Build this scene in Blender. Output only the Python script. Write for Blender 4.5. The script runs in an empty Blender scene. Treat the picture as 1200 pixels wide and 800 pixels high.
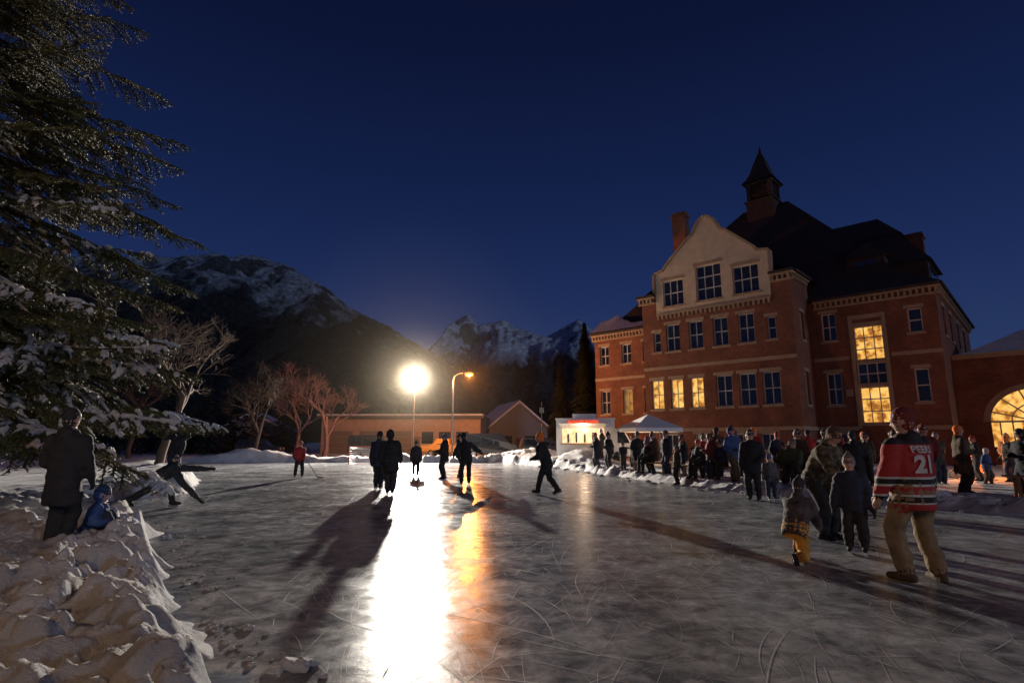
import bpy, bmesh, math, random, time
import numpy as np
from mathutils import Vector, Matrix, kdtree
import mathutils.noise as mn
T0=time.time()
random.seed(7); np.random.seed(7)
scene=bpy.context.scene
V=Vector
# ------------------------------------------------------------------ materials
def nodes_of(m):
    m.use_nodes=True
    return m.node_tree.nodes, m.node_tree.links
MATS={}
def mat(name,color,rough=.8,var=.25,scale=8.,bump=.0,bscale=30.,metal=0.,spec=.5,stretch=(1,1,1)):
    if name in MATS: return MATS[name]
    m=bpy.data.materials.new(name); n,l=nodes_of(m)
    b=n['Principled BSDF']; b.inputs['Roughness'].default_value=rough; b.inputs['Metallic'].default_value=metal
    b.inputs['Specular IOR Level'].default_value=spec
    tc=n.new('ShaderNodeTexCoord'); mp=n.new('ShaderNodeMapping'); mp.inputs['Scale'].default_value=stretch
    l.new(tc.outputs['Object'],mp.inputs['Vector'])
    nz=n.new('ShaderNodeTexNoise'); nz.inputs['Scale'].default_value=scale; nz.inputs['Detail'].default_value=5
    l.new(mp.outputs[0],nz.inputs['Vector'])
    r=n.new('ShaderNodeValToRGB'); c=color
    r.color_ramp.elements[0].position=.3; r.color_ramp.elements[1].position=.7
    r.color_ramp.elements[0].color=(c[0]*(1-var),c[1]*(1-var),c[2]*(1-var),1)
    r.color_ramp.elements[1].color=(min(1,c[0]*(1+var)),min(1,c[1]*(1+var)),min(1,c[2]*(1+var)),1)
    l.new(nz.outputs['Fac'],r.inputs['Fac']); l.new(r.outputs['Color'],b.inputs['Base Color'])
    if bump>0:
        n2=n.new('ShaderNodeTexNoise'); n2.inputs['Scale'].default_value=bscale; n2.inputs['Detail'].default_value=6
        l.new(mp.outputs[0],n2.inputs['Vector'])
        bp=n.new('ShaderNodeBump'); bp.inputs['Strength'].default_value=bump; bp.inputs['Distance'].default_value=.05
        l.new(n2.outputs['Fac'],bp.inputs['Height']); l.new(bp.outputs[0],b.inputs['Normal'])
    MATS[name]=m; return m
def emis(name,color,strength,var=0.,scale=3.):
    if name in MATS: return MATS[name]
    m=bpy.data.materials.new(name); n,l=nodes_of(m); b=n['Principled BSDF']
    b.inputs['Base Color'].default_value=(*color,1); b.inputs['Roughness'].default_value=.4
    b.inputs['Emission Color'].default_value=(*color,1); b.inputs['Emission Strength'].default_value=strength
    if var>0:
        tc=n.new('ShaderNodeTexCoord'); nz=n.new('ShaderNodeTexNoise'); nz.inputs['Scale'].default_value=scale
        nz.inputs['Detail'].default_value=3
        l.new(tc.outputs['Object'],nz.inputs['Vector'])
        mr=n.new('ShaderNodeMapRange'); mr.inputs[1].default_value=.35; mr.inputs[2].default_value=.65
        mr.inputs[3].default_value=strength*(1-var); mr.inputs[4].default_value=strength*(1+var)
        l.new(nz.outputs['Fac'],mr.inputs[0]); l.new(mr.outputs[0],b.inputs['Emission Strength'])
    MATS[name]=m; return m

# ------------------------------------------------------------------ mesh builder
class MB:
    def __init__(s): s.v=[]; s.f=[]; s.m=[]
    def add(s,vs,fs,mi=0):
        o=len(s.v); s.v.extend([tuple(p) for p in vs]); s.f.extend([tuple(i+o for i in f) for f in fs]); s.m.extend([mi]*len(fs))
    def box(s,x0,x1,y0,y1,z0,z1,mi=0):
        vs=[(x0,y0,z0),(x1,y0,z0),(x1,y1,z0),(x0,y1,z0),(x0,y0,z1),(x1,y0,z1),(x1,y1,z1),(x0,y1,z1)]
        s.add(vs,[(0,3,2,1),(4,5,6,7),(0,1,5,4),(1,2,6,5),(2,3,7,6),(3,0,4,7)],mi)
    def tube(s,pts,rad,k=8,mi=0,ref=(0,1,0),rnd=True,dens=0):
        pts=[V(p) for p in pts]; rad=[(r,r) if not isinstance(r,(tuple,list)) else r for r in rad]
        if dens>0:
            P=[pts[0]];R=[rad[0]]
            for i in range(len(pts)-1):
                n=max(1,int((pts[i+1]-pts[i]).length/dens))
                for j in range(1,n+1):
                    t=j/n; P.append(pts[i].lerp(pts[i+1],t)); R.append((rad[i][0]*(1-t)+rad[i+1][0]*t,rad[i][1]*(1-t)+rad[i+1][1]*t))
            pts,rad=P,R
        if rnd:
            t0=(pts[0]-pts[1]).normalized(); t1=(pts[-1]-pts[-2]).normalized()
            a,b=rad[0],rad[-1]; ma=min(a); mb_=min(b)
            pts=[pts[0]+t0*ma*.9,pts[0]+t0*ma*.6]+pts+[pts[-1]+t1*mb_*.6,pts[-1]+t1*mb_*.9]
            rad=[(a[0]*.35,a[1]*.35),(a[0]*.8,a[1]*.8)]+rad+[(b[0]*.8,b[1]*.8),(b[0]*.35,b[1]*.35)]
        n=len(pts); vs=[]; ref=V(ref)
        for i in range(n):
            t=(pts[min(i+1,n-1)]-pts[max(i-1,0)])
            if t.length<1e-7: t=V((0,0,1))
            t.normalize(); u=ref-t*ref.dot(t)
            if u.length<1e-3: u=V((1,0.01,0))-t*t.x
            u.normalize(); w=t.cross(u)
            for j in range(k):
                a=2*math.pi*j/k
                vs.append(pts[i]+w*(rad[i][0]*math.cos(a))+u*(rad[i][1]*math.sin(a)))
        fs=[]
        for i in range(n-1):
            for j in range(k):
                fs.append((i*k+j,i*k+(j+1)%k,(i+1)*k+(j+1)%k,(i+1)*k+j))
        fs.append(tuple(range(k-1,-1,-1))); fs.append(tuple((n-1)*k+j for j in range(k)))
        s.add(vs,fs,mi)
    def ell(s,c,r,mi=0,rot=None,nu=14,nv=9):
        vs=[];fs=[]; c=V(c)
        for i in range(1,nv):
            ph=math.pi*i/nv
            for j in range(nu):
                th=2*math.pi*j/nu
                p=V((r[0]*math.sin(ph)*math.cos(th),r[1]*math.sin(ph)*math.sin(th),r[2]*math.cos(ph)))
                if rot is not None: p=rot@p
                vs.append(c+p)
        top=V((0,0,r[2])); bot=V((0,0,-r[2]))
        if rot is not None: top=rot@top; bot=rot@bot
        vs.append(c+top); vs.append(c+bot); a=len(vs)-2
        for i in range(nv-2):
            for j in range(nu):
                fs.append((i*nu+j,(i+1)*nu+j,(i+1)*nu+(j+1)%nu,i*nu+(j+1)%nu))
        for j in range(nu):
            fs.append((a,j,(j+1)%nu)); fs.append((a+1,(nv-2)*nu+(j+1)%nu,(nv-2)*nu+j))
        s.add(vs,fs,mi)
    def obj(s,name,mats,parent=None,smooth=False,loc=(0,0,0),rot=0.):
        me=bpy.data.meshes.new(name); me.from_pydata(s.v,[],s.f)
        for m in mats: me.materials.append(m)
        if len(mats)>1: me.polygons.foreach_set('material_index',s.m)
        if smooth: me.polygons.foreach_set('use_smooth',[True]*len(s.f))
        me.update()
        o=bpy.data.objects.new(name,me); scene.collection.objects.link(o)
        o.location=loc; o.rotation_euler=(0,0,rot)
        if parent: o.parent=parent
        return o
def empty(name,loc=(0,0,0),rot=0.):
    e=bpy.data.objects.new(name,None); scene.collection.objects.link(e); e.location=loc; e.rotation_euler=(0,0,rot); return e
def np_mesh(name,verts,faces,mats,midx=None,smooth=False,parent=None):
    verts=np.asarray(verts,dtype=np.float32); faces=np.asarray(faces,dtype=np.int32)
    me=bpy.data.meshes.new(name); nf=len(faces); k=faces.shape[1]
    me.vertices.add(len(verts)); me.vertices.foreach_set('co',verts.ravel())
    me.loops.add(nf*k); me.loops.foreach_set('vertex_index',faces.ravel())
    me.polygons.add(nf); me.polygons.foreach_set('loop_start',np.arange(nf,dtype=np.int32)*k)
    for m in mats: me.materials.append(m)
    if midx is not None: me.polygons.foreach_set('material_index',np.asarray(midx,dtype=np.int32))
    me.polygons.foreach_set('use_smooth',np.full(nf,smooth))
    me.update(calc_edges=True); me.validate()
    o=bpy.data.objects.new(name,me); scene.collection.objects.link(o)
    if parent: o.parent=parent
    return o
# ------------------------------------------------------------------ numpy noise
def h2(x,y,s):
    a=np.sin(x*127.1+y*311.7+s*74.7)*43758.5453
    return a-np.floor(a)
def vn(x,y,s=0):
    xi=np.floor(x);yi=np.floor(y);fx=x-xi;fy=y-yi
    fx=fx*fx*(3-2*fx);fy=fy*fy*(3-2*fy)
    return (h2(xi,yi,s)*(1-fx)+h2(xi+1,yi,s)*fx)*(1-fy)+(h2(xi,yi+1,s)*(1-fx)+h2(xi+1,yi+1,s)*fx)*fy
def fbm(x,y,o=5,s=0,ridge=False):
    t=np.zeros_like(x);a=1.;n=0
    for i in range(o):
        q=vn(x*2**i+i*17.3,y*2**i-i*9.1,s+i)
        if ridge: q=1-np.abs(2*q-1)
        t+=a*q;n+=a;a*=.5
    return t/n
def cell(x,y,s=0):
    xi=np.floor(x);yi=np.floor(y); best=np.full_like(x,9.);idv=np.zeros_like(x);bx=np.zeros_like(x);by=np.zeros_like(x)
    for dx in(-1,0,1):
        for dy in(-1,0,1):
            cx=xi+dx;cy=yi+dy
            px=cx+h2(cx,cy,s+1.);py=cy+h2(cx,cy,s+2.)
            d=np.sqrt((px-x)**2+(py-y)**2); m=d<best
            best=np.where(m,d,best);idv=np.where(m,h2(cx,cy,s+3.),idv);bx=np.where(m,x-px,bx);by=np.where(m,y-py,by)
    return best,idv,bx,by
# ------------------------------------------------------------------ camera
cam=bpy.data.cameras.new('camera'); co=bpy.data.objects.new('camera',cam); scene.collection.objects.link(co)
cam.lens=20.0; cam.sensor_width=36; co.location=(0,0,1.5); co.rotation_euler=(math.radians(100.03),0,0)
cam.clip_end=30000; cam.clip_start=.05; scene.camera=co
scene.view_settings.view_transform='Standard'; scene.view_settings.look='None'; scene.view_settings.exposure=0
# ------------------------------------------------------------------ world
w=bpy.data.worlds.new('World'); scene.world=w; w.use_nodes=True
n=w.node_tree.nodes; l=w.node_tree.links; n.clear()
out=n.new('ShaderNodeOutputWorld'); bg=n.new('ShaderNodeBackground'); bg2=n.new('ShaderNodeBackground'); ad=n.new('ShaderNodeAddShader')
tc=n.new('ShaderNodeTexCoord'); sx=n.new('ShaderNodeSeparateXYZ'); l.new(tc.outputs['Generated'],sx.inputs[0])
rp=n.new('ShaderNodeValToRGB'); l.new(sx.outputs['Z'],rp.inputs['Fac'])
cr=rp.color_ramp; cr.elements[0].position=0.; cr.elements[0].color=(.022,.041,.115,1)
cr.elements[1].position=1.; cr.elements[1].color=(.0016,.0024,.013,1)
for p,c in((.12,(.0180,.037,.118)),(.26,(.0100,.0235,.092)),(.42,(.0058,.0138,.062)),(.60,(.0034,.0070,.034))):
    e=cr.elements.new(p); e.color=(*c,1)
l.new(rp.outputs[0],bg.inputs['Color']); bg.inputs['Strength'].default_value=1.
sk=n.new('ShaderNodeTexSky'); sk.sky_type='NISHITA'; sk.sun_disc=False; sk.sun_elevation=math.radians(-4); sk.sun_rotation=math.radians(20)
l.new(sk.outputs[0],bg2.inputs['Color']); bg2.inputs['Strength'].default_value=.02
l.new(bg.outputs[0],ad.inputs[0]); l.new(bg2.outputs[0],ad.inputs[1]); l.new(ad.outputs[0],out.inputs[0])
# added blue fill sun, angled to brighten the mountains and miss the facade
sl=bpy.data.lights.new('fill_sun','SUN'); sl.energy=.38; sl.angle=math.radians(4); sl.color=(.58,.72,1.)
so=bpy.data.objects.new('fill_sun',sl); scene.collection.objects.link(so); so.rotation_euler=(math.radians(80),0,math.radians(52))
# ------------------------------------------------------------------ ground
ICE=[(-.8,-12),(-.85,1.5),(-1.55,3.7),(-2.75,5.3),(-3.65,6.6),(-4.95,8.5),(-6.3,10.5),(-8.2,12.5),(-10.3,14.6),(-9.6,16.4),(-9.9,18.5),(-13,24),(-20,34),(-25,41),
     (-16,43),(-8,43.5),(-1,42.5),(2.4,36),(3.9,29),(5.4,22.5),(6.3,19.5),(7.6,15.7),(10.5,12.3),(14,9.5),(26,4),(26,-12)]
def sdist(x,y):
    d=np.full_like(x,1e9); inside=np.zeros(x.shape,bool); n=len(ICE)
    for i in range(n):
        ax,ay=ICE[i];bx,by=ICE[(i+1)%n]; ex,ey=bx-ax,by-ay
        t=np.clip(((x-ax)*ex+(y-ay)*ey)/(ex*ex+ey*ey),0,1)
        d=np.minimum(d,np.hypot(x-ax-t*ex,y-ay-t*ey))
        c=((ay>y)!=(by>y))&(x<(bx-ax)*(y-ay)/((by-ay)if by!=ay else 1e-9)+ax)
        inside^=c
    return np.where(inside,-d,d)
def height(x,y):
    wob=.40*(vn(x*1.3,y*1.3,4)-.5)+.22*(vn(x*4.1,y*4.1,5)-.5)
    d=sdist(x,y)+wob*1.0
    near=np.exp(-((x+5)**2+(y-7)**2)/120.)
    left=1/(1+np.exp((x+.5)*1.2))
    far=1/(1+np.exp(-(y-38)*.8))
    rise=np.clip(d/.45,0,1); rise=rise*rise*(3-2*rise)
    fall=np.exp(-np.clip(d-.7,0,None)/2.2)
    top=.17+.09*left+.12*far*(x<6)
    base=.10+.09*left*near
    big=(fbm(x*.7,y*.7,4,11)-.5)
    wx=x+.22*(fbm(x*3,y*3,3,9)-.5); wy=y+.22*(fbm(x*3.3,y*3.3,3,12)-.5)
    f,idv,px,py=cell(wx*2.1,wy*2.1,3); tilt=(h2(np.floor(idv*977),idv*0,1.)-.5)*px+(h2(np.floor(idv*577),idv*0,2.)-.5)*py
    slab=np.clip((.62-f)*3.,0,1)*(idv>.45)*(.05+.10*idv+.22*tilt)
    f2,id2,px,py=cell(wx*5.6,wy*5.6,8); tilt=(h2(np.floor(id2*977),idv*0,1.)-.5)*px+(h2(np.floor(id2*577),idv*0,2.)-.5)*py
    slab2=np.clip((.60-f2)*3.5,0,1)*(id2>.5)*(.015+.05*id2+.10*tilt)
    bil=np.abs(2*fbm(wx*2.4,wy*2.4,6,41)-1)
    rough=.30*bil+.11*(fbm(x*7,y*7,4,20)-.5)
    cov=np.exp(-np.clip(d-.2,0,None)/(1.6+4*left*near))
    hh=base+(top-base)*fall+.30*big*(.35+fall)+(slab+slab2)*cov+rough*(.15+cov*.9)-.03
    hh+=.3*np.exp(-((x+10.2)**2+(y-17.5)**2)/1.6)
    hh+=np.clip(.8*np.exp(-((x-1.8)**2/6+(y-44)**2/6))+.9*np.exp(-((x-4.7)**2/3+(y-37)**2/8))+.6*np.exp(-((x+19)**2/5+(y-43.5)**2/3)),0,2)*(.6+.8*fbm(x*1.5,y*1.5,4,31))
    hh=hh*np.clip(1.2-np.hypot(x,y)/400,.0,1)
    return np.where(d>0,rise*hh-.015*(1-rise),-.05)
def axis(segs):
    a=[]
    for (p,q,s) in segs: a.append(np.arange(p,q,s))
    return np.concatenate(a)
gx=axis([(-12,-7.5,.09),(-7.5,-.7,.03),(-.7,12,.13),(12,30,.4)]); 
lo=[-12.]; 
while lo[-1]>-7000: lo.append(lo[-1]-max(.18,(-lo[-1]-11)*.07))
hi=[30.]
while hi[-1]<7000: hi.append(hi[-1]+max(.5,(hi[-1]-28)*.08))
gx=np.concatenate([np.array(lo[1:][::-1]),gx,np.array(hi)])
gy=axis([(-14,1.8,.6),(1.8,9.5,.032),(9.5,20,.09),(20,50,.18)])
hi=[50.]
while hi[-1]<9000: hi.append(hi[-1]+max(.3,(hi[-1]-48)*.08))
lo=[-14.]
while lo[-1]>-400: lo.append(lo[-1]*1.3)
gy=np.concatenate([np.array(lo[1:][::-1]),gy,np.array(hi)])
X,Y=np.meshgrid(gx,gy); Z=height(X,Y)
def grid_faces(nx,ny):
    i=np.arange(nx-1)[None,:]+np.arange(ny-1)[:,None]*nx
    i=i.ravel(); return np.stack([i,i+1,i+1+nx,i+nx],1)
snow=bpy.data.materials.new('snow'); n,l=nodes_of(snow); b=n['Principled BSDF']
b.inputs['Roughness'].default_value=.75; b.inputs['Specular IOR Level'].default_value=.25
tc=n.new('ShaderNodeTexCoord'); nz=n.new('ShaderNodeTexNoise'); nz.inputs['Scale'].default_value=1.6; nz.inputs['Detail'].default_value=7
l.new(tc.outputs['Object'],nz.inputs['Vector'])
r=n.new('ShaderNodeValToRGB'); r.color_ramp.elements[0].position=.3; r.color_ramp.elements[0].color=(.46,.45,.45,1)
r.color_ramp.elements[1].position=.6; r.color_ramp.elements[1].color=(.76,.76,.77,1)
l.new(nz.outputs['Fac'],r.inputs['Fac']); l.new(r.outputs[0],b.inputs['Base Color'])
n2=n.new('ShaderNodeTexNoise'); n2.inputs['Scale'].default_value=18; n2.inputs['Detail'].default_value=9; n2.inputs['Roughness'].default_value=.72
l.new(tc.outputs['Object'],n2.inputs['Vector']); bp=n.new('ShaderNodeBump'); bp.inputs['Strength'].default_value=1.; bp.inputs['Distance'].default_value=.07
l.new(n2.outputs['Fac'],bp.inputs['Height']); l.new(bp.outputs[0],b.inputs['Normal'])
MATS['snow']=snow
np_mesh('snow_ground',np.stack([X.ravel(),Y.ravel(),Z.ravel()],1),grid_faces(len(gx),len(gy)),[snow],smooth=True)
# ice
ice=bpy.data.materials.new('rink_ice'); n,l=nodes_of(ice); b=n['Principled BSDF']
tc=n.new('ShaderNodeTexCoord')
def noise(scale,detail=5,rough=.55,vec=None,dist=0.):
    q=n.new('ShaderNodeTexNoise'); q.inputs['Scale'].default_value=scale; q.inputs['Detail'].default_value=detail
    q.inputs['Roughness'].default_value=rough; q.inputs['Distortion'].default_value=dist
    l.new(vec if vec else tc.outputs['Object'],q.inputs['Vector']); return q.outputs['Fac']
def math_(op,a,b_=None,c=None):
    q=n.new('ShaderNodeMath'); q.operation=op
    for i,z in enumerate((a,b_,c)):
        if z is None: continue
        if isinstance(z,(int,float)): q.inputs[i].default_value=z
        else: l.new(z,q.inputs[i])
    return q.outputs[0]
def mrange(a,f0,f1,t0,t1):
    q=n.new('ShaderNodeMapRange'); l.new(a,q.inputs[0])
    for i,z in enumerate((f0,f1,t0,t1)): q.inputs[i+1].default_value=z
    return q.outputs[0]
big=noise(.6,7,.66); mid=noise(3.5,8,.72,dist=.5)
mixv=math_('MULTIPLY_ADD',mid,.55,math_('MULTIPLY',big,.5))
r=n.new('ShaderNodeValToRGB'); r.color_ramp.elements[0].position=.45; r.color_ramp.elements[0].color=(.10,.11,.12,1)
r.color_ramp.elements[1].position=.63; r.color_ramp.elements[1].color=(.42,.43,.45,1)
l.new(mixv,r.inputs['Fac'])
# skate dust: fine frost grain
gr=mrange(noise(60.,4,.8),.52,.75,0.,.35)
mx=n.new('ShaderNodeMix'); mx.data_type='RGBA'; l.new(gr,mx.inputs[0]); l.new(r.outputs[0],mx.inputs[6]); mx.inputs[7].default_value=(.70,.70,.71,1)
l.new(mx.outputs[2],b.inputs['Base Color'])
l.new(mrange(mixv,.42,.64,.14,.31),b.inputs['Roughness'])
b.inputs['IOR'].default_value=1.31; b.inputs['Specular IOR Level'].default_value=.10
hgt=math_('MULTIPLY_ADD',noise(34.,7,.75),.30,math_('MULTIPLY',noise(4.,5,.6),.45))
bp=n.new('ShaderNodeBump'); bp.inputs['Strength'].default_value=.42; bp.inputs['Distance'].default_value=.014
l.new(hgt,bp.inputs['Height']); l.new(bp.outputs[0],b.inputs['Normal'])
mb=MB()
mb.add([(-27,-13,0),(27,-13,0),(27,45,0),(-27,45,0)],[(0,1,2,3)])
mb.obj('ice_rink',[ice])
# skate cuts: real shallow ridges of shaved ice, long arcs of different radius crossing each other
rk=np.random.RandomState(77); CV=[];CF=[];cn=0
for i in range(2300):
    near_=rk.rand()<.62
    if near_: x0=-2.5+11*rk.rand(); y0=1.8+9*rk.rand()
    else: x0=-9+18*rk.rand(); y0=6+32*rk.rand()
    Lc=(.25+1.9*rk.rand()**2)*(1 if near_ else 1.8); ang=rk.rand()*math.pi*2 if rk.rand()<.5 else math.radians(60+60*rk.rand()); cur=rk.randn()*.35
    N_=9; wd=(.0015+.0035*rk.rand()**2)*(1 if near_ else 2.2)
    x,y,a=x0,y0,ang; pts=[]
    for j in range(N_+1):
        pts.append((x,y,a)); x+=math.cos(a)*Lc/N_; y+=math.sin(a)*Lc/N_; a+=cur*Lc/N_
    P_=np.array([[p[0],p[1]] for p in pts])
    if sdist(P_[:,0],P_[:,1]).max()>-.25: continue
    for j,(x,y,a) in enumerate(pts):
        ww=wd*math.sin(math.pi*(j+.35)/(N_+.7)); nx_,ny_=-math.sin(a)*ww,math.cos(a)*ww; zz=.002+.0002*(i%9)
        CV+= [(x-nx_,y-ny_,zz),(x+nx_,y+ny_,zz)]
    for j in range(N_): CF.append((cn+2*j,cn+2*j+2,cn+2*j+3,cn+2*j+1))
    cn+=2*(N_+1)
np_mesh('skate_marks',np.array(CV),np.array(CF),[mat('shaved_ice',(.46,.47,.49),.7,.35,5.,spec=.2)])
# loose ice chunks
mb=MB(); rs=random.Random(3)
def chunk(cx,cy,s,z0=0.):
    vs=[]; nu,nv=9,6
    q=MB(); q.ell((0,0,0),(1,1,1),nu=nu,nv=nv)
    off=rs.random()*90
    for p in q.v:
        p=V(p); d=1+.7*(mn.noise(p*1.3+V((off,0,0))))+.35*mn.noise(p*3.5+V((0,off,0)))
        vs.append((cx+p.x*s*d*1.2,cy+p.y*s*d*.9,z0+max(-.02,p.z*s*d*.6+s*.25)))
    mb.add(vs,q.f)
for (cx,cy,s) in((-1.46,4.15,.085),(-1.58,4.1,.05),(-1.38,4.22,.045)): chunk(cx,cy,s)
for i in range(170):
    k=rs.randrange(2,9); a=V(ICE[k]);c=V(ICE[k+1]); t=rs.random(); p=a.lerp(c,t); d=abs(rs.gauss(0,.35))+.05
    chunk(p.x+d*.9,p.y-d*.2,rs.uniform(.006,.028)*(1 if rs.random()>.06 else 1.8))
for i in range(90):
    k=rs.randrange(15,23); a=V(ICE[k]);c=V(ICE[k+1]); p=a.lerp(c,rs.random()); chunk(p.x-abs(rs.gauss(0,.4)),p.y,rs.uniform(.03,.1))
mb.obj('snow_chunks',[snow],smooth=False)
# ------------------------------------------------------------------ mountains
def mountain(name,prof,Y0,wf,wb,m,amp,nx,ny,seed,fx):
    px=[p[0] for p in prof]; ph=[p[1] for p in prof]
    x=np.linspace(px[0],px[-1],nx); y=np.linspace(Y0-wf,Y0+wb,ny); X,Y=np.meshgrid(x,y)
    sh=np.where(Y<Y0,1-(Y0-Y)/wf,1-(Y-Y0)/wb); sh=np.clip(sh,0,1)
    wx=X+ (fbm(X/fx*.5,Y/fx*.5,3,seed+50)-.5)*fx*.9*(1-sh)
    P=np.interp(wx,px,ph)
    g=fbm(X/fx+(fbm(X/fx,Y/fx,3,seed+9)-.5)*.8,Y/(fx*2.2),6,seed,ridge=True)-.55
    Z=P*(sh**1.15)+g*amp*P/max(ph)*np.minimum(1,(1-sh)*4+.18)*np.minimum(1,sh*4)
    Z+= (fbm(X/fx*5,Y/fx*5,3,seed+3)-.5)*amp*.12
    Z-=20
    return np_mesh(name,np.stack([X.ravel(),Y.ravel(),Z.ravel()],1),grid_faces(nx,ny),[m],smooth=True)
def mmat(name,snowc,rockc,forest,lo,hi,sl,s):
    m=bpy.data.materials.new(name); n,l=nodes_of(m); b=n['Principled BSDF']; b.inputs['Roughness'].default_value=.95; b.inputs['Specular IOR Level'].default_value=.05
    ge=n.new('ShaderNodeNewGeometry'); sp=n.new('ShaderNodeSeparateXYZ'); l.new(ge.outputs['Position'],sp.inputs[0])
    sn=n.new('ShaderNodeSeparateXYZ'); l.new(ge.outputs['Normal'],sn.inputs[0])
    nz=n.new('ShaderNodeTexNoise'); nz.inputs['Scale'].default_value=s; nz.inputs['Detail'].default_value=10; nz.inputs['Roughness'].default_value=.65
    mp=n.new('ShaderNodeMapping'); mp.inputs['Scale'].default_value=(1.6,.5,.35); l.new(ge.outputs['Position'],mp.inputs['Vector']); l.new(mp.outputs[0],nz.inputs['Vector'])
    def M(op,a,b_,c=None):
        q=n.new('ShaderNodeMath'); q.operation=op
        for i,z in enumerate((a,b_,c)):
            if z is None: continue
            if isinstance(z,(int,float)): q.inputs[i].default_value=z
            else: l.new(z,q.inputs[i])
        return q.outputs[0]
    def R(a,f0,f1):
        q=n.new('ShaderNodeMapRange'); l.new(a,q.inputs[0]); q.inputs[1].default_value=f0;q.inputs[2].default_value=f1; return q.outputs[0]
    slope=M('ADD',sn.outputs['Z'],M('MULTIPLY',M('SUBTRACT',nz.outputs['Fac'],.5),.9))
    fs=R(slope,sl-.04,sl+.08)
    alt=M('ADD',sp.outputs['Z'],M('MULTIPLY',M('SUBTRACT',nz.outputs['Fac'],.5),(hi-lo)*3.5))
    fa=R(alt,lo,hi)
    a=n.new('ShaderNodeMix'); a.data_type='RGBA'; l.new(fs,a.inputs[0]); a.inputs[6].default_value=(*rockc,1); a.inputs[7].default_value=(*snowc,1)
    c=n.new('ShaderNodeMix'); c.data_type='RGBA'; l.new(fa,c.inputs[0]); c.inputs[6].default_value=(*forest,1); l.new(a.outputs[2],c.inputs[7])
    n3=n.new('ShaderNodeTexNoise'); n3.inputs['Scale'].default_value=s*9; n3.inputs['Detail'].default_value=8; n3.inputs['Roughness'].default_value=.75; l.new(ge.outputs['Position'],n3.inputs['Vector'])
    v=n.new('ShaderNodeMapRange'); l.new(n3.outputs['Fac'],v.inputs[0]); v.inputs[1].default_value=.45; v.inputs[2].default_value=.7; v.inputs[3].default_value=.6; v.inputs[4].default_value=1.6
    d=n.new('ShaderNodeMix'); d.data_type='RGBA'; d.blend_type='MULTIPLY'; d.inputs[0].default_value=1.; l.new(c.outputs[2],d.inputs[6]); l.new(v.outputs[0],d.inputs[7])
    l.new(d.outputs[2],b.inputs['Base Color']); return m
m1=mmat('mountain_forest_snow',(.45,.47,.50),(.10,.10,.105),(.032,.034,.034),560,860,.72,.006)
mountain('mountain',[(-6500,700),(-5000,820),(-3956,861),(-3275,959),(-2533,1015),(-2112,1030),(-1735,1020),(-1454,1025),(-1264,985),(-1070,871),(-878,738),(-689,640),(-502,535),(-318,416),(-90,212),(89,79),(400,0)],3000,1900,900,m1,300,560,200,3,260)
m2=mmat('far_peaks_rock_snow',(.66,.70,.76),(.12,.125,.14),(.05,.052,.06),750,950,.56,.003)
mountain('far_mountain_range',[(-5000,700),(-1281,916),(-907,1292),(-694,1497),(-555,1580),(-406,1440),(-107,1550),(53,1444),(267,1330),(427,1325),(640,1434),(854,1515),(1067,1340),(1601,1238),(2668,1019),(4270,810),(6405,910),(9000,700)],7000,3200,1500,m2,620,700,170,8,520)
m3=mmat('hill_forest',(.25,.26,.28),(.03,.032,.032),(.025,.027,.027),1500,1700,.6,.01)
mountain('forested_hill',[(-700,15),(-177,35),(-30,90),(121,150),(302,190),(605,200),(1200,230),(1800,230),(3500,300)],2000,1300,700,m3,70,300,80,5,200)
# ------------------------------------------------------------------ trees
bark=mat('bark',(.06,.045,.035),.9,.3,12,.6,20,stretch=(1,1,.2))
def needlemat(name,c1,c2,sc):
    m=bpy.data.materials.new(name); n,l=nodes_of(m); b=n['Principled BSDF']; b.inputs['Roughness'].default_value=.6
    tc=n.new('ShaderNodeTexCoord'); nz=n.new('ShaderNodeTexNoise'); nz.inputs['Scale'].default_value=sc; nz.inputs['Detail'].default_value=5
    l.new(tc.outputs['Object'],nz.inputs['Vector']); r=n.new('ShaderNodeValToRGB'); r.color_ramp.elements[0].position=.38; r.color_ramp.elements[0].color=(*c1,1)
    r.color_ramp.elements[1].position=.65; r.color_ramp.elements[1].color=(*c2,1); l.new(nz.outputs['Fac'],r.inputs['Fac']); l.new(r.outputs[0],b.inputs['Base Color'])
    return m
needle=needlemat('spruce_needles',(.035,.042,.014),(.12,.115,.035),1.6)
dark_needle=needlemat('conifer_needles',(.018,.024,.014),(.045,.055,.03),.5)
def needles_on(p0,p1,count,length,r):
    d=p1-p0; L=np.linalg.norm(d)+1e-9; t=d/L
    a=np.cross(t,[0,0,1.]); a/=np.linalg.norm(a)+1e-9; bb=np.cross(t,a)
    u=r.rand(count); an=r.rand(count)*2*np.pi
    side=np.cos(an)[:,None]*a+np.sin(an)[:,None]*bb*.75
    base=p0+u[:,None]*d
    tip=base+(side*.85+t*.75)*(length*(.7+.6*r.rand(count)))[:,None]
    wd=np.cross(side,t)*.012
    return np.stack([base-wd,base+wd,tip],1).reshape(-1,3)
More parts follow.
